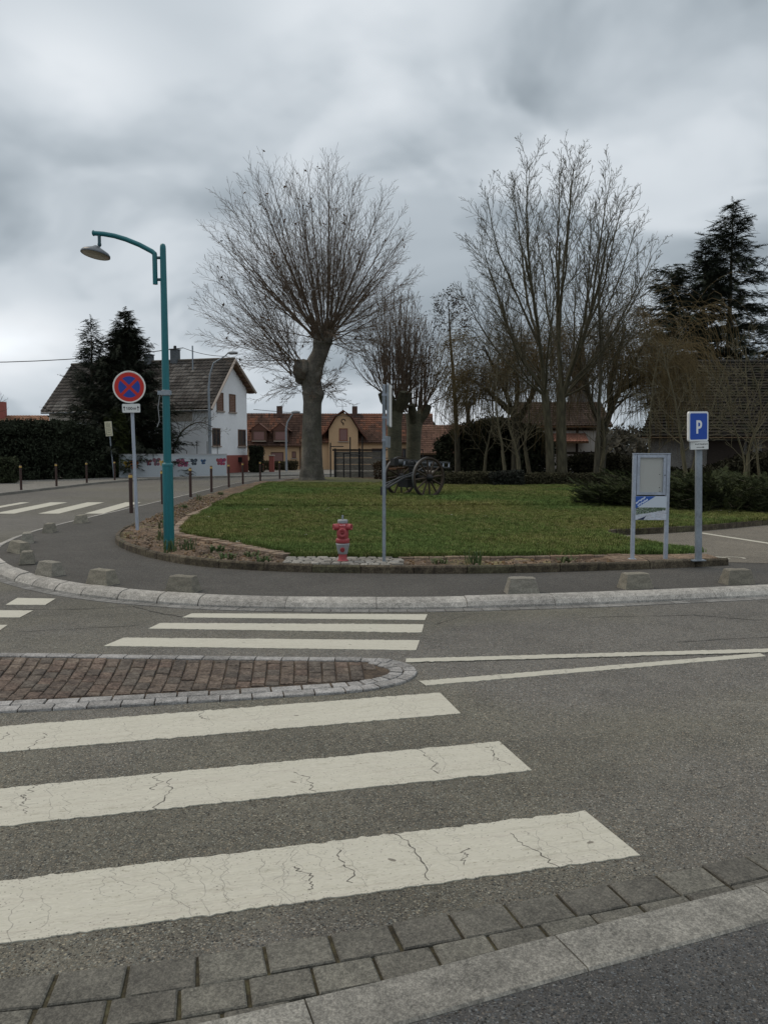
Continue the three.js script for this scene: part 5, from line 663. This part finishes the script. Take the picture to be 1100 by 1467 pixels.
pollard('small_pollard_tree', 'smaller pollarded tree rising behind the cannon', 1.65, -43.2, 3.5, .44, 8.7, 2.6, 2002, 40);
{ // slender tree with withered leaves
  const t = thing('withered_alder_tree', 'slender straight tree with dark withered leaves still hanging', 'tree', [3.55, .18, -38]), r = rngOf(3001), gb = new GB(), tips = []; const o = { min: .007, levels: [{ seg: 9 }, { n: 42, len: .23, ang: 1.0, seg: 4, wig: .2, up: .1, sides: 3, rr: .3, t0: .2 }, { n: 7, len: .35, ang: .8, seg: 2, wig: .3, up: .0, sides: 3, rr: .6 }] };
  const tb = new GB(); tb.tube([[0, 0, 0], [-.05, 2, 0], [-.2, 4.5, 0], [-.42, 7, 0], [-.5, 8.4, 0]], [.15, .12, .09, .05, .015], 8); mesh('trunk', tb.geo(), mat.darkBark, t); limbAlong(gb, r, [[0, .3, 0], [-.05, 2, 0], [-.2, 4.5, 0], [-.42, 7, 0], [-.5, 8.4, 0]], .1, .012, 5, o, 1, tips, 1, .22); branchMesh(t, 'crown', gb, mat.twig);
  const lf = []; for (const [q] of tips) if (q[1] > 3.6) for (let k = 0; k < 5; k++) if (r() < .8) lf.push([add(q, rv(r, .4)), .4 + r() * .5, [r() * 6, r() * 6, r() * 6], [.05 + r() * .03, .04 + r() * .015, .028]]); instances(t, 'withered_leaves', clusterGeo(3, .14, .13, .045, 14), mat.leafM, lf);
}
{ // tall bare tree with several stems
  const X = 7.0, Z = -32, t = thing('tall_bare_tree', 'tall bare spreading tree with several grey stems behind the lawn', 'tree', [X, .2, Z]), r = rngOf(4001), gb = new GB(), sb = new GB(); sb.col = null;
  const o = { min: .006, levels: [{ seg: 9 }, { n: 14, len: .33, ang: .6, seg: 5, wig: .12, up: .07, sides: 4, rr: .42, tip: .25, t0: .22 }, { n: 6, len: .42, ang: .58, seg: 3, wig: .17, up: .08, sides: 3, rr: .5, tip: .4, t0: .12 }, { n: 3.2, len: .45, ang: .65, seg: 2, wig: .3, up: .1, sides: 3, rr: .7, t0: .15 }] };
  const stems = [ // x,y offsets from the base
    [[[-.25, 0, .1], [-.35, 2, .1], [-.6, 3.9, .2], [-.95, 6.4, .4], [-1.5, 9.0, .6]], .15, .04],
    [[[.22, 0, 0], [.15, 2, 0], [.1, 4.0, 0], [-.02, 7.0, -.2], [.0, 9.8, -.3]], .185, .04],
    [[[.13, 3.4, 0], [.45, 4.7, .15], [.9, 6.0, .3], [1.45, 8.2, .5], [1.7, 9.8, .6]], .12, .03]];
  stems.forEach(([p, r0, r1], i) => { if (i < 2) sb.tube(p.slice(0, 3), [r0 * 1.3, r0 * 1.12, r0 * 1.02], 10); limbAlong(gb, r, p, r0, r1, 8, o, 2, null, .5, .45); });
  const N4 = 25; for (let i = 0; i < N4; i++) { // limbs reaching for the crown outline
    const az = i * 2.399, sv = lerp(-.42, .99, Math.pow((i + .5) / N4, .75)), ch = Math.sqrt(1 - sv * sv), k = .84 + r() * .16, tgt = [-.1 + Math.cos(az) * ch * 4.0 * k, 7.9 + sv * 5.6 * k, Math.sin(az) * ch * 3.7 * k];
    const st = stems[tgt[0] < -.9 ? 0 : tgt[0] > .9 ? 2 : 1][0], c = new THREE.CatmullRomCurve3(st.map(q => V(...q))), hy = clamp((tgt[1] - 2.6 - ch * 1.2) * (.42 + r() * .3) + 1.2, 3.6, 8.8); let q = c.getPoint(0), best = 9; for (let m = 0; m <= 60; m++) { const w = c.getPoint(m / 60); if (Math.abs(w.y - hy) < best) { best = Math.abs(w.y - hy); q = w; } }
    const p0 = [q.x, q.y, q.z], d = [tgt[0] - p0[0], tgt[1] - p0[1], tgt[2] - p0[2]], L = Math.hypot(...d); limbAlong(gb, r, [p0, add(add(p0, [d[0] * .42, d[1] * .3, d[2] * .42]), rv(r, .25)), add(add(p0, [d[0] * .78, d[1] * .68, d[2] * .78]), rv(r, .25)), tgt], .012 + L * .0072, .01, 6, o, 1, null, .8 + L * .07, .22);
  }
  mesh('trunk', sb.geo(), mat.grnBark, t); branchMesh(t, 'crown', gb, mat.grnBark);
}
function slimTree(name, label, x, z, pts, r0, seed, m, n, len, y = .2) { const t = thing(name, label, 'tree', [x, y, z]), r = rngOf(seed), gb = new GB(), sb = new GB(); const o = { min: .007, levels: [{ seg: 9 }, { n, len, ang: .85, seg: 5, wig: .22, up: .07, sides: 3, rr: .4, t0: .25 }, { n: 6, len: .42, ang: .7, seg: 3, wig: .3, up: .06, sides: 3, rr: .6 }, { n: 2.5, len: .45, ang: .7, seg: 2, wig: .3, up: .05, sides: 3, rr: .7 }] }; sb.tube(pts.slice(0, 2), [r0 * 1.25, r0 * 1.02], 8); mesh('trunk', sb.geo(), m, t); limbAlong(gb, r, pts, r0, .015, 7, o, 1, null, 1, .28); branchMesh(t, 'crown', gb, m); return t; }
slimTree('dark_straight_tree', 'dark straight bare tree between the tall tree and the willow', 8.3, -31, [[0, 0, 0], [.06, 2, 0], [.1, 5.4, 0], [.0, 7.2, 0], [-.05, 8.7, 0]], .1, 5001, mat.darkBark, 26, .3);
slimTree('leaning_sapling', 'thin sapling leaning towards the clipped bush', 4.9, -31.5, [[0, 0, 0], [-.2, 1.5, 0], [-.45, 3.2, 0], [-.4, 5.2, 0]], .06, 5002, mat.saplingBark, 12, .3);
slimTree('leaning_sapling', 'thin sapling with a kinked stem right behind the clipped bush', 5.5, -31.9, [[0, 0, 0], [-.1, 1.2, 0], [-.5, 2.6, 0], [-.55, 4.6, 0]], .08, 5003, mat.saplingBark, 14, .32);
[[10.6, -27.5, [[0, 0, 0], [-.25, 1.6, 0], [-.5, 3.0, 0], [-1.1, 5.2, 0]], .085, 'pale forked sapling in front of the barn beside the parking sign', 5004], [12.0, -26, [[0, 0, 0], [-.05, 1.4, 0], [.25, 2.8, .2], [-.4, 4.6, .4]], .075, 'pale forked sapling standing right of the parking sign', 5005], [12.9, -27, [[0, 0, 0], [-.2, 1.5, 0], [-.55, 3, 0], [-.7, 5, 0]], .05, 'thin pale sapling right of the pair of forked saplings', 5006], [9.6, -29, [[0, 0, 0], [.1, 1.5, 0], [.15, 3.6, 0], [.4, 5.2, 0]], .05, 'thin pale sapling between the notice board and the barn', 5007], [11.1, -28.8, [[0, 0, 0], [.25, 1.4, 0], [.75, 2.9, 0], [1.3, 4.9, 0]], .06, 'thin pale sapling leaning right behind the juniper bed', 5008], [11.6, -25.5, [[0, 0, 0], [.05, 1.0, 0], [-.4, 2.4, 0], [-.9, 3.9, 0]], .05, 'short pale sapling leaning left behind the juniper bed', 5009]].forEach(([x, z, p, r0, l, s]) => slimTree('pale_sapling', l, x, z, p, r0 * .8, s, mat.saplingBark, 13, .36));
function willow(name, label, x, z, limbs, seed, dens, drop) {
  const t = thing(name, label, 'tree', [x, .2, z]), r = rngOf(seed), gb = new GB(), sb = new GB(), st = new GB(); const o = { min: .01, levels: [{ seg: 9 }, { n: 11, len: .4, ang: .85, seg: 5, wig: .34, up: .03, sides: 4, rr: .45, t0: .3 }, { n: 5, len: .5, ang: .7, seg: 3, wig: .35, up: -.02, sides: 3, rr: .6 }] }, tips = [];
  sb.tube(limbs[0][0].slice(0, 2), [limbs[0][1] * 1.35, limbs[0][1] * 1.02], 9); mesh('trunk', sb.geo(), mat.darkBark, t);
  for (const [p, r0] of limbs) limbAlong(gb, r, p, r0, .03, 7, o, 1, tips, 1, .3); branchMesh(t, 'limbs', gb, mat.darkBark);
  for (const [q, e] of tips) for (let k = 0; k < dens; k++) { let p = add(q, rv(r, .5)), d = un([e[0] + (r() - .5) * 1.2, .3 + r() * .3, e[2] + (r() - .5) * 1.2]); const P = [p], n = 6, L = drop * (.4 + r() * .9); for (let i = 0; i < n; i++) { d = un([d[0] * .72 + (r() - .5) * .2, d[1] - .42, d[2] * .72 + (r() - .5) * .2]); p = add(p, d, L / n); if (p[1] < .8) break; P.push(p); } if (P.length > 2) st.tube(P, P.map((_, i) => lerp(.008, .005, i / n)), 3, false); }
  branchMesh(t, 'hanging_twigs', st, mat.willowTwig);
}
willow('weeping_willow', 'twisted bare willow with brown hanging twigs behind the clipped bush', 6.1, -36.5, [[[[0, 0, 0], [-.05, 2.2, 0], [-.4, 3.8, 0], [-1.1, 5.2, .3], [-1.6, 6.2, .4]], .17], [[[-.1, 2.6, 0], [.6, 3.9, .3], [1.1, 5.3, .2], [1.2, 6.3, .1]], .16], [[[-.3, 3.2, 0], [-1.3, 4.1, .4], [-2.2, 4.7, .7]], .13], [[[-.1, 3, 0], [.2, 4.5, -.9], [0, 5.9, -1.3]], .12]], 6001, 9, 2.2);
willow('weeping_willow', 'large leaning willow with long yellow brown hanging twigs before the barn', 9.5, -35, [[[[0, 0, 0], [.15, 2, 0], [.5, 3.3, 0], [1.1, 4.6, 0], [1.7, 5.9, .2], [2.2, 7.0, .3]], .2], [[[.5, 3.2, 0], [.35, 4.4, .3], [.6, 5.6, .5], [.9, 6.9, .5]], .17], [[[.2, 2.3, 0], [-.5, 3.6, .4], [-1.0, 5.0, .6], [-1.1, 6.1, .8]], .15], [[[.9, 4.1, 0], [2.0, 4.9, .6], [2.9, 5.7, .8]], .12], [[[.3, 2.8, 0], [1.1, 4.2, -1], [1.4, 5.8, -1.5]], .12]], 6002, 6, 3.0);
const spG = sprigGeo(.42, 7, 5), spG2 = sprigGeo(.36, 8, 9);
slimTree('tangled_bare_tree', 'low tangled bare tree between the willow and the tall bare tree', 6.3, -33.8, [[0, 0, 0], [-.3, 1.6, .1], [-.2, 3.2, .2], [-.9, 5.4, .3]], .08, 5201, mat.saplingBark, 22, .42);
slimTree('tangled_bare_tree', 'low tangled bare tree close behind the dark straight tree', 9.0, -33.2, [[0, 0, 0], [.2, 1.5, .1], [.1, 3.0, .2], [.7, 5.0, .2]], .075, 5202, mat.saplingBark, 22, .42);
slimTree('tangled_bare_tree', 'low tangled bare tree right behind the cannon barrel', 4.4, -35, [[0, 0, 0], [.1, 1.4, .1], [.4, 2.9, 0], [.2, 4.6, .1]], .06, 5203, mat.saplingBark, 18, .4);
function conifer(name, label, x, z, H, R, seed, col, o = {}) {
  const t = thing(name, label, 'tree', [x, o.y ?? .15, z]), r = rngOf(seed), tb = new GB(), bb = new GB(), L = []; const lean = o.lean || 0; tb.tube([[0, 0, 0], [lean * .4, H * .5, 0], [lean, H, 0]], [H * .018, H * .011, .01], 8); mesh('trunk', tb.geo(), mat.darkBark, t);
  const y0 = H * (o.bare ?? .06); let y = y0;
  while (y < H - .05) {
    const f = (y - y0) / (H - y0), n = f > .85 ? 4 : o.n || 7; for (let i = 0; i < n; i++) { const az = r() * 6.3, ln = Math.max(.14, R * Math.pow(1 - f, o.pw || .85) * (.55 + r() * .6) * (r() < .12 ? 1.25 : 1)), P = [], up = lerp(o.up0 ?? -.1, o.up1 ?? .55, f); let p = [lean * (y / H), y + (r() - .5) * .3, 0], d = un([Math.cos(az), up, Math.sin(az)]); const m = 5; P.push(p); for (let k = 0; k < m; k++) { d = un([d[0], d[1] - (o.droop ?? .07) + (k > 2 ? .1 : 0), d[2]]); p = add(p, d, ln / m); P.push(p); }
      bb.tube(P, P.map((_, k) => lerp(.03, .008, k / m) * (.4 + ln / R)), 3, false); const cnt = Math.max(3, Math.round(ln * (o.dens || 9))); for (let k = 0; k < cnt; k++) { const u = lerp(o.in ?? .2, 1, (k + r()) / cnt), q = P[Math.min(m, Math.round(u * m))], c = .7 + r() * .6; L.push([add(add(q, d, (r() - .5) * ln / m), rv(r, .16 + ln * .05)), (.75 + r() * .6) * (o.sc || 1), [(r() - .5) * 1.1, -az + (r() - .5) * 2.0, (r() - .6) * .9], [col[0] * c, col[1] * c, col[2] * c]]); } }
    y += (o.step || .26) * (1 - f * .45);
  }
  branchMesh(t, 'branches', bb, mat.darkBark); instances(t, 'needles', o.geo || spG, mat.needle, L); return t;
}
conifer('tall_fir_tree', 'tallest dark fir with open drooping tiers behind the barn roof', 24.1, -56, 18.6, 4.9, 7001, [.05, .062, .042], { bare: .3, dens: 10, step: .5, n: 6, pw: .75, up0: -.05, droop: .09, sc: 1.65 });
conifer('second_fir_tree', 'dark fir close beside the tallest fir', 22.1, -55.5, 16.3, 3.4, 7002, [.048, .06, .042], { bare: .32, dens: 10, step: .42, n: 6, sc: 1.6 });
conifer('ragged_fir_tree', 'ragged dark fir leaning left over the barn roof', 20.4, -55, 14.1, 3.3, 7003, [.045, .058, .038], { bare: .4, dens: 10, step: .42, n: 6, lean: -.8, pw: .5, sc: 1.65 });
conifer('right_edge_fir_tree', 'broad dark fir cut off beyond the parking sign', 28.8, -56.5, 13.6, 4.5, 7004, [.048, .06, .04], { bare: .35, dens: 10, step: .46, n: 6, sc: 1.6 });
conifer('broad_spruce_tree', 'broad dense dark conical spruce in front of the white house', -15.9, -49.3, 10.2, 3.4, 7005, [.045, .055, .038], { bare: .02, dens: 17, step: .2, n: 10, pw: .8, up0: .15, up1: .9, geo: spG2, sc: 1.15 });
conifer('ragged_spruce_tree', 'ragged spruce with spiky upswept branches beside the dense conical spruce', -18.2, -49.8, 9.7, 2.7, 7006, [.045, .058, .042], { bare: .05, dens: 11, step: .32, n: 7, up0: .1, up1: .7, sc: 1.1 });
conifer('yellow_green_cypress', 'small yellow green conical cypress beside the leaning yellowed plate', -15.9, -47.4, 4.0, 1.4, 7007, [.1, .125, .045], { bare: .0, dens: 26, step: .13, n: 12, pw: .65, up0: .5, up1: 1.3, droop: 0, geo: spG2, sc: .75 });
// hedges: leaf clusters through a volume, twiggy stems inside
const lfG = clusterGeo(9, .24, .12, .035, 21), lfS = clusterGeo(9, .13, .075, .022, 22), jun = sprigGeo(.26, 7, 31);
function hedge(name, label, path, hf, depth, col, n, seed, geo, sc, group, cat = 'hedge') {
  const t = thing(name, label, cat, [0, 0, 0], 0, group), r = rngOf(seed), L = [], sb = new GB(), P = new Path(path);
  for (let i = 0; i < n; i++) { const s = r() * P.len, a = P.at(s), H = hf(s / P.len, a), sh = r(); let o = (r() - .5) * depth, y; if (sh < .55) { o = (r() < .82 ? 1 : -1) * depth / 2 * (.82 + r() * .25); y = Math.pow(r(), .9) * H; } else y = sh < .85 ? H * (.86 + r() * .2) : r() * H; const bump = 1 + (fbm(s * 1.3, y * 1.3, 3, seed) - .5) * .5; o *= bump; y = Math.max(.05, y * (1 + (fbm(s * .9 + 5, 3, 3, seed + 3) - .5) * .22)); const c = (.55 + r() * .7) * (.7 + fbm(s * 1.1, y * 1.6 + o, 3, seed + 9) * .6); L.push([[a.x + a.nx * o, .12 + y, a.z + a.nz * o], sc * (.7 + r() * .6), [r() * 6, r() * 6, r() * 6], [col[0] * c, col[1] * c, col[2] * c]]); }
  for (let i = 0; i < P.len * 2.2; i++) { const s = r() * P.len, a = P.at(s), H = hf(s / P.len, a); sb.tube([[a.x, .1, a.z], [a.x + (r() - .5) * .4, .1 + H * .5, a.z + (r() - .5) * .4], [a.x + (r() - .5) * .7, .1 + H * .9, a.z + (r() - .5) * .5]], [.03, .022, .01], 4, false); }
  mesh('stems', sb.geo(), mat.darkBark, t).userData.kind = 'stuff'; instances(t, 'foliage', geo, mat.leafM, L); return t;
}
hedge('tall_dark_hedge', 'tall dark evergreen hedge along the far footpath', [[-16.6, -47.5], [-17.6, -45.6], [-19.4, -43.2], [-22, -41.2], [-27, -39.5]], u => 2.95 - .9 * smooth(.2, 0, u), 2.0, [.035, .044, .027], 16000, 801, lfG, 1.25);
hedge('low_clipped_hedge', 'low clipped green hedge in front of the tall dark hedge', [[-18.0, -38.6], [-19.6, -38.2], [-24, -37.6]], () => 1.15, 1.0, [.045, .055, .028], 4500, 802, lfS, 1.4);
hedge('lawn_back_hedge', 'low brown green hedge along the back of the lawn', [[9, -30.6], [6, -30.4], [4.5, -30.3], [2.2, -30.6], [.3, -33]], () => .62, .6, [.075, .07, .04], 9000, 803, lfS, 1.1);
hedge('box_bush', 'square clipped dark bush in front of the low back hedge', [[5.15, -29.6], [4.05, -29.6]], () => .72, .8, [.035, .038, .03], 2600, 804, lfS, 1.05, undefined, 'bush');
hedge('dark_evergreen_bush', 'tall dark evergreen bush mass behind the slender withered tree', [[8.2, -40.5], [6.4, -40], [4.6, -40.2], [3.6, -41.5]], u => 1.7 + 1.2 * Math.sin(u * 3.1), 2.2, [.04, .045, .026], 7000, 805, lfG, 1.3, undefined, 'bush');
hedge('brown_shrub', 'twiggy brown shrub between the board enclosure and the cannon', [[2.0, -38.5], [.6, -38.5], [-.2, -39.5]], () => .9, .9, [.085, .06, .035], 1500, 806, lfS, 1.1, undefined, 'shrub');
hedge('dark_understorey', 'dark undergrowth under the willow in front of the barn', [[20, -37], [15, -36.5], [11, -37], [9, -38.5]], u => .9 + .4 * Math.sin(u * 9), 1.5, [.04, .038, .022], 7000, 807, lfG, 1.1, undefined, 'bush');
hedge('ivy_shrub', 'rounded dark shrub at the corner of the white house', [[-8.9, -57.5], [-9.6, -57.3]], () => 1.7, 1.3, [.03, .035, .02], 1500, 808, lfG, 1.0, undefined, 'shrub');
hedge('yard_plants', 'low garden plants below the farmhouse windows', [[-6.9, -63.2], [-8.5, -63], [-10.8, -63]], () => .6, .5, [.08, .07, .04], 900, 809, lfS, 1.4, undefined, 'plants');
{ // spreading juniper bed
  const mounds = [[6.0, -20.6, .95, .62, 'left end'], [7.0, -19.9, 1.2, .85], [8.3, -19.4, 1.5, 1.0], [9.9, -19.2, 1.6, .95], [7.6, -21.6, 1.6, 1.15], [11.6, -19.8, 1.6, 1.0], [9.6, -21.8, 1.8, 1.15]];
  mounds.forEach(([x, z, R, H], i) => { const r = rngOf(900 + i), y0 = lawnY(x, z), t = thing('spreading_juniper', i === 0 ? 'small low juniper at the tapering end of the juniper bed' : 'dark green spreading juniper mound in the bed beyond the parking bay', 'juniper', [x, y0 - .02, z], 0, i ? 'juniper mounds' : undefined), bb = new GB(), L = [];
    for (let k = 0; k < 70; k++) { const az = r() * 6.3, ln = R * (.5 + r() * .65), P = [[0, .03, 0]]; let p = P[0], d = un([Math.cos(az), .35 + r() * H * 1.1 / R, Math.sin(az)]); for (let q = 0; q < 5; q++) { d = un([d[0], d[1] - .13, d[2]]); p = add(p, d, ln / 5); p[1] = Math.max(.05, Math.min(p[1], H)); P.push(p); } bb.tube(P, [.02, .018, .015, .012, .01, .006], 3, false); for (let q = 0; q < 40; q++) { const u = .25 + r() * .78, b = P[Math.min(5, Math.round(u * 5))], c = (.6 + r() * .7) * (.75 + fbm(b[0] * 3 + x, b[2] * 3, 2, 33) * .5), yl = r() < .2 ? 1.25 : 1; L.push([add(b, rv(r, .3)), .6 + r() * .6, [(r() - .5) * .9, -az + (r() - .5) * 1.6, .15 + r() * .6], [.075 * c * yl, .09 * c * yl, .042 * c]]); } }
    mesh('branches', bb.geo(), mat.darkBark, t).userData.kind = 'stuff'; instances(t, 'foliage', jun, mat.needle, L.map(q => (q[0][1] = Math.max(q[0][1], .03), q))); });
}
// bare fruit trees by the white house
slimTree('bare_fruit_tree', 'small bare fruit tree arching before the white house wall', -13.9, -51.2, [[0, 0, 0], [.3, 1.6, 0], [1.0, 2.9, .1], [2.0, 3.4, .1], [2.9, 3.1, .2]], .09, 5101, mat.darkBark, 16, .42, .1);
slimTree('bare_garden_tree', 'bare garden tree against the sky above the tall hedge', -26.2, -52, [[0, 0, 0], [-.2, 3.2, 0], [-1.4, 5.4, 0], [-2.1, 7.0, 0]], .12, 5102, mat.darkBark, 14, .42, .1);
{ // distant tree line closing the horizon between the houses
  const L = [], r = rngOf(950); for (let i = 0; i < 9000; i++) { const a = (r() - .5) * 2.2, d = 170 + r() * 60, h = 3 + fbm(a * 14, 2, 4, 12) * 5.5; L.push([[Math.sin(a) * d, r() * h, -Math.cos(a) * d], 6 + r() * 6, [r() * 6, r() * 6, r() * 6], [.075, .07, .055]]); } const I = instances(scene, 'distant_wood', lfG, mat.leafM, L); I.userData.label = 'far off bare wood along the horizon'; I.userData.category = 'wood';
}
/* ---------------- grass, weeds, fallen leaves */
{
  const r = rngOf(960), gb = new GB(); for (let i = 0; i < 9; i++) { const a = r() * 6.3, x = (r() - .5) * .07, z = (r() - .5) * .07, h = .03 + r() * .035, w = .0045, l = .012 + r() * .03, c = Math.cos(a), s = Math.sin(a); gb.quad([x - s * w, 0, z + c * w], [x + s * w, 0, z - c * w], [x + s * w * .7 + c * l * .4, h * .65, z - c * w * .7 + s * l * .4], [x - s * w * .7 + c * l * .4, h * .65, z + c * w * .7 + s * l * .4]); gb.tri([x - s * w * .7 + c * l * .4, h * .65, z + c * w * .7 + s * l * .4], [x + s * w * .7 + c * l * .4, h * .65, z - c * w * .7 + s * l * .4], [x + c * l, h, z + s * l]); }
  const G = gb.geo(), L = []; let guard = 0;
  while (L.length < 210000 && guard++ < 1500000) { const u = r(), z = -11.0 - Math.pow(u, 1.45) * 21, x = -5 + r() * 17; if (!inPoly(lawnPoly, x, z)) continue; const v = fbm(x * 1.1, z * 1.1, 3, 71), y = fbm(x * .45, z * .45, 3, 74), bare = fbm(x * 2.1 + 9, z * 2.1, 3, 78); if (bare < .34 && r() < .7) continue; const c = .5 + r() * .75, dry = r() < .13 + (y - .5) * .5; L.push([[x, lawnY(x, z) - .004, z], (.7 + r() * .65) * (.8 + v * .45) * (z < -20 ? 1.5 : 1), [(r() - .5) * .3, r() * 6.3, (r() - .5) * .3], dry ? [.33 * c, .3 * c, .13 * c] : [.16 * c * (.72 + y * .65), .21 * c, .06 * c]]); }
  const I = instances(scene, 'grass', G, mat.leafM, L); I.userData.label = 'short green grass blades covering the lawn'; I.userData.category = 'grass';
  // weeds on the bare soil
  const bp = [[-3.0, -12.0], [-4.6, -16.6], [-5.0, -18.2], [-5.6, -24], [-2.2, -11.05], [-1.9, -11.3], [-3.2, -11.7], [.75, -10.55], [-2.55, -11.9], [-4.3, -15.3], [-5.35, -21], [-5.7, -27.5], [1.2, -10.5], [2.5, -10.75], [-1.65, -10.75], [-3.75, -13.3]];
  bp.forEach(([x, z], i) => { const q = rngOf(970 + i), g = new GB(), tall = i % 3 === 0; for (let k = 0; k < 34; k++) { const a = q() * 6.3, h = (tall ? .12 : .06) + q() * (tall ? .16 : .07), w = tall ? .007 : .012, l = .04 + q() * .08, c = Math.cos(a), s = Math.sin(a), X = (q() - .5) * .2, Z = (q() - .5) * .16; g.quad([X - s * w, 0, Z + c * w], [X + s * w, 0, Z - c * w], [X + s * w + c * l * .5, h * .8, Z - c * w + s * l * .5], [X - s * w + c * l * .5, h * .8, Z + c * w + s * l * .5]); g.tri([X - s * w + c * l * .5, h * .8, Z + c * w + s * l * .5], [X + s * w + c * l * .5, h * .8, Z - c * w + s * l * .5], [X + c * l, h * .9, Z + s * l]); } const m = mesh('weed_tuft', g.geo(), [M({ color: lin(.07, .105, .035), side: THREE.DoubleSide }), M({ color: lin(.1, .12, .05), side: THREE.DoubleSide })][i % 2]); m.position.set(x, .15, z); tag(m, 'small green weed tuft growing in the bare soil strip', 'weed', 'weeds in the soil strip'); });
  // clods and litter on the soil, daisies and leaves on the lawn
  const cl = [], cg = new THREE.IcosahedronGeometry(.02, 0); guard = 0; while (cl.length < 3500 && guard++ < 60000) { const s = r() * plantPath.len, a = plantPath.at(s), o = -.1 - r() * 1.6, x = a.x + a.nx * o, z = a.z + a.nz * o; if (z > -10.3 || inPoly(lawnPoly, x, z) || (x > -1.45 && x < .25) || x > 3.1) continue; if (x > .2 && z < -10.88) continue; if (z < -26) continue; const c = .5 + r() * .7; const b = r() < .25; cl.push([[x, .165 + r() * .02, z], .4 + r() * r() * 1.6, [r() * 6, r() * 6, r() * 6], b ? [.2 * c, .13 * c, .07 * c] : [.26 * c, .2 * c, .15 * c]]); }
  const C2 = instances(scene, 'soil_clods', cg, mat.leafM, cl); C2.userData.label = 'loose clods and litter on the bare soil strip'; C2.userData.category = 'soil';
  const ds = [], dg = clusterGeo(3, .03, .04, .016, 77, .8); guard = 0; while (ds.length < 420 && guard++ < 9000) { const z = -11.2 - r() * 17, x = -4.5 + r() * 14; if (!inPoly(lawnPoly, x, z)) continue; ds.push([[x, lawnY(x, z) + .045, z], .5 + r() * .7, [0, r() * 6, 0], r() < .5 ? [.62, .6, .5] : [.3, .2, .1]]); }
  const D2 = instances(scene, 'fallen_leaves', dg, mat.leafM, ds); D2.userData.label = 'pale daisies and dry leaves dotted over the lawn'; D2.userData.category = 'leaves';
}
renderer.render(scene, camera);
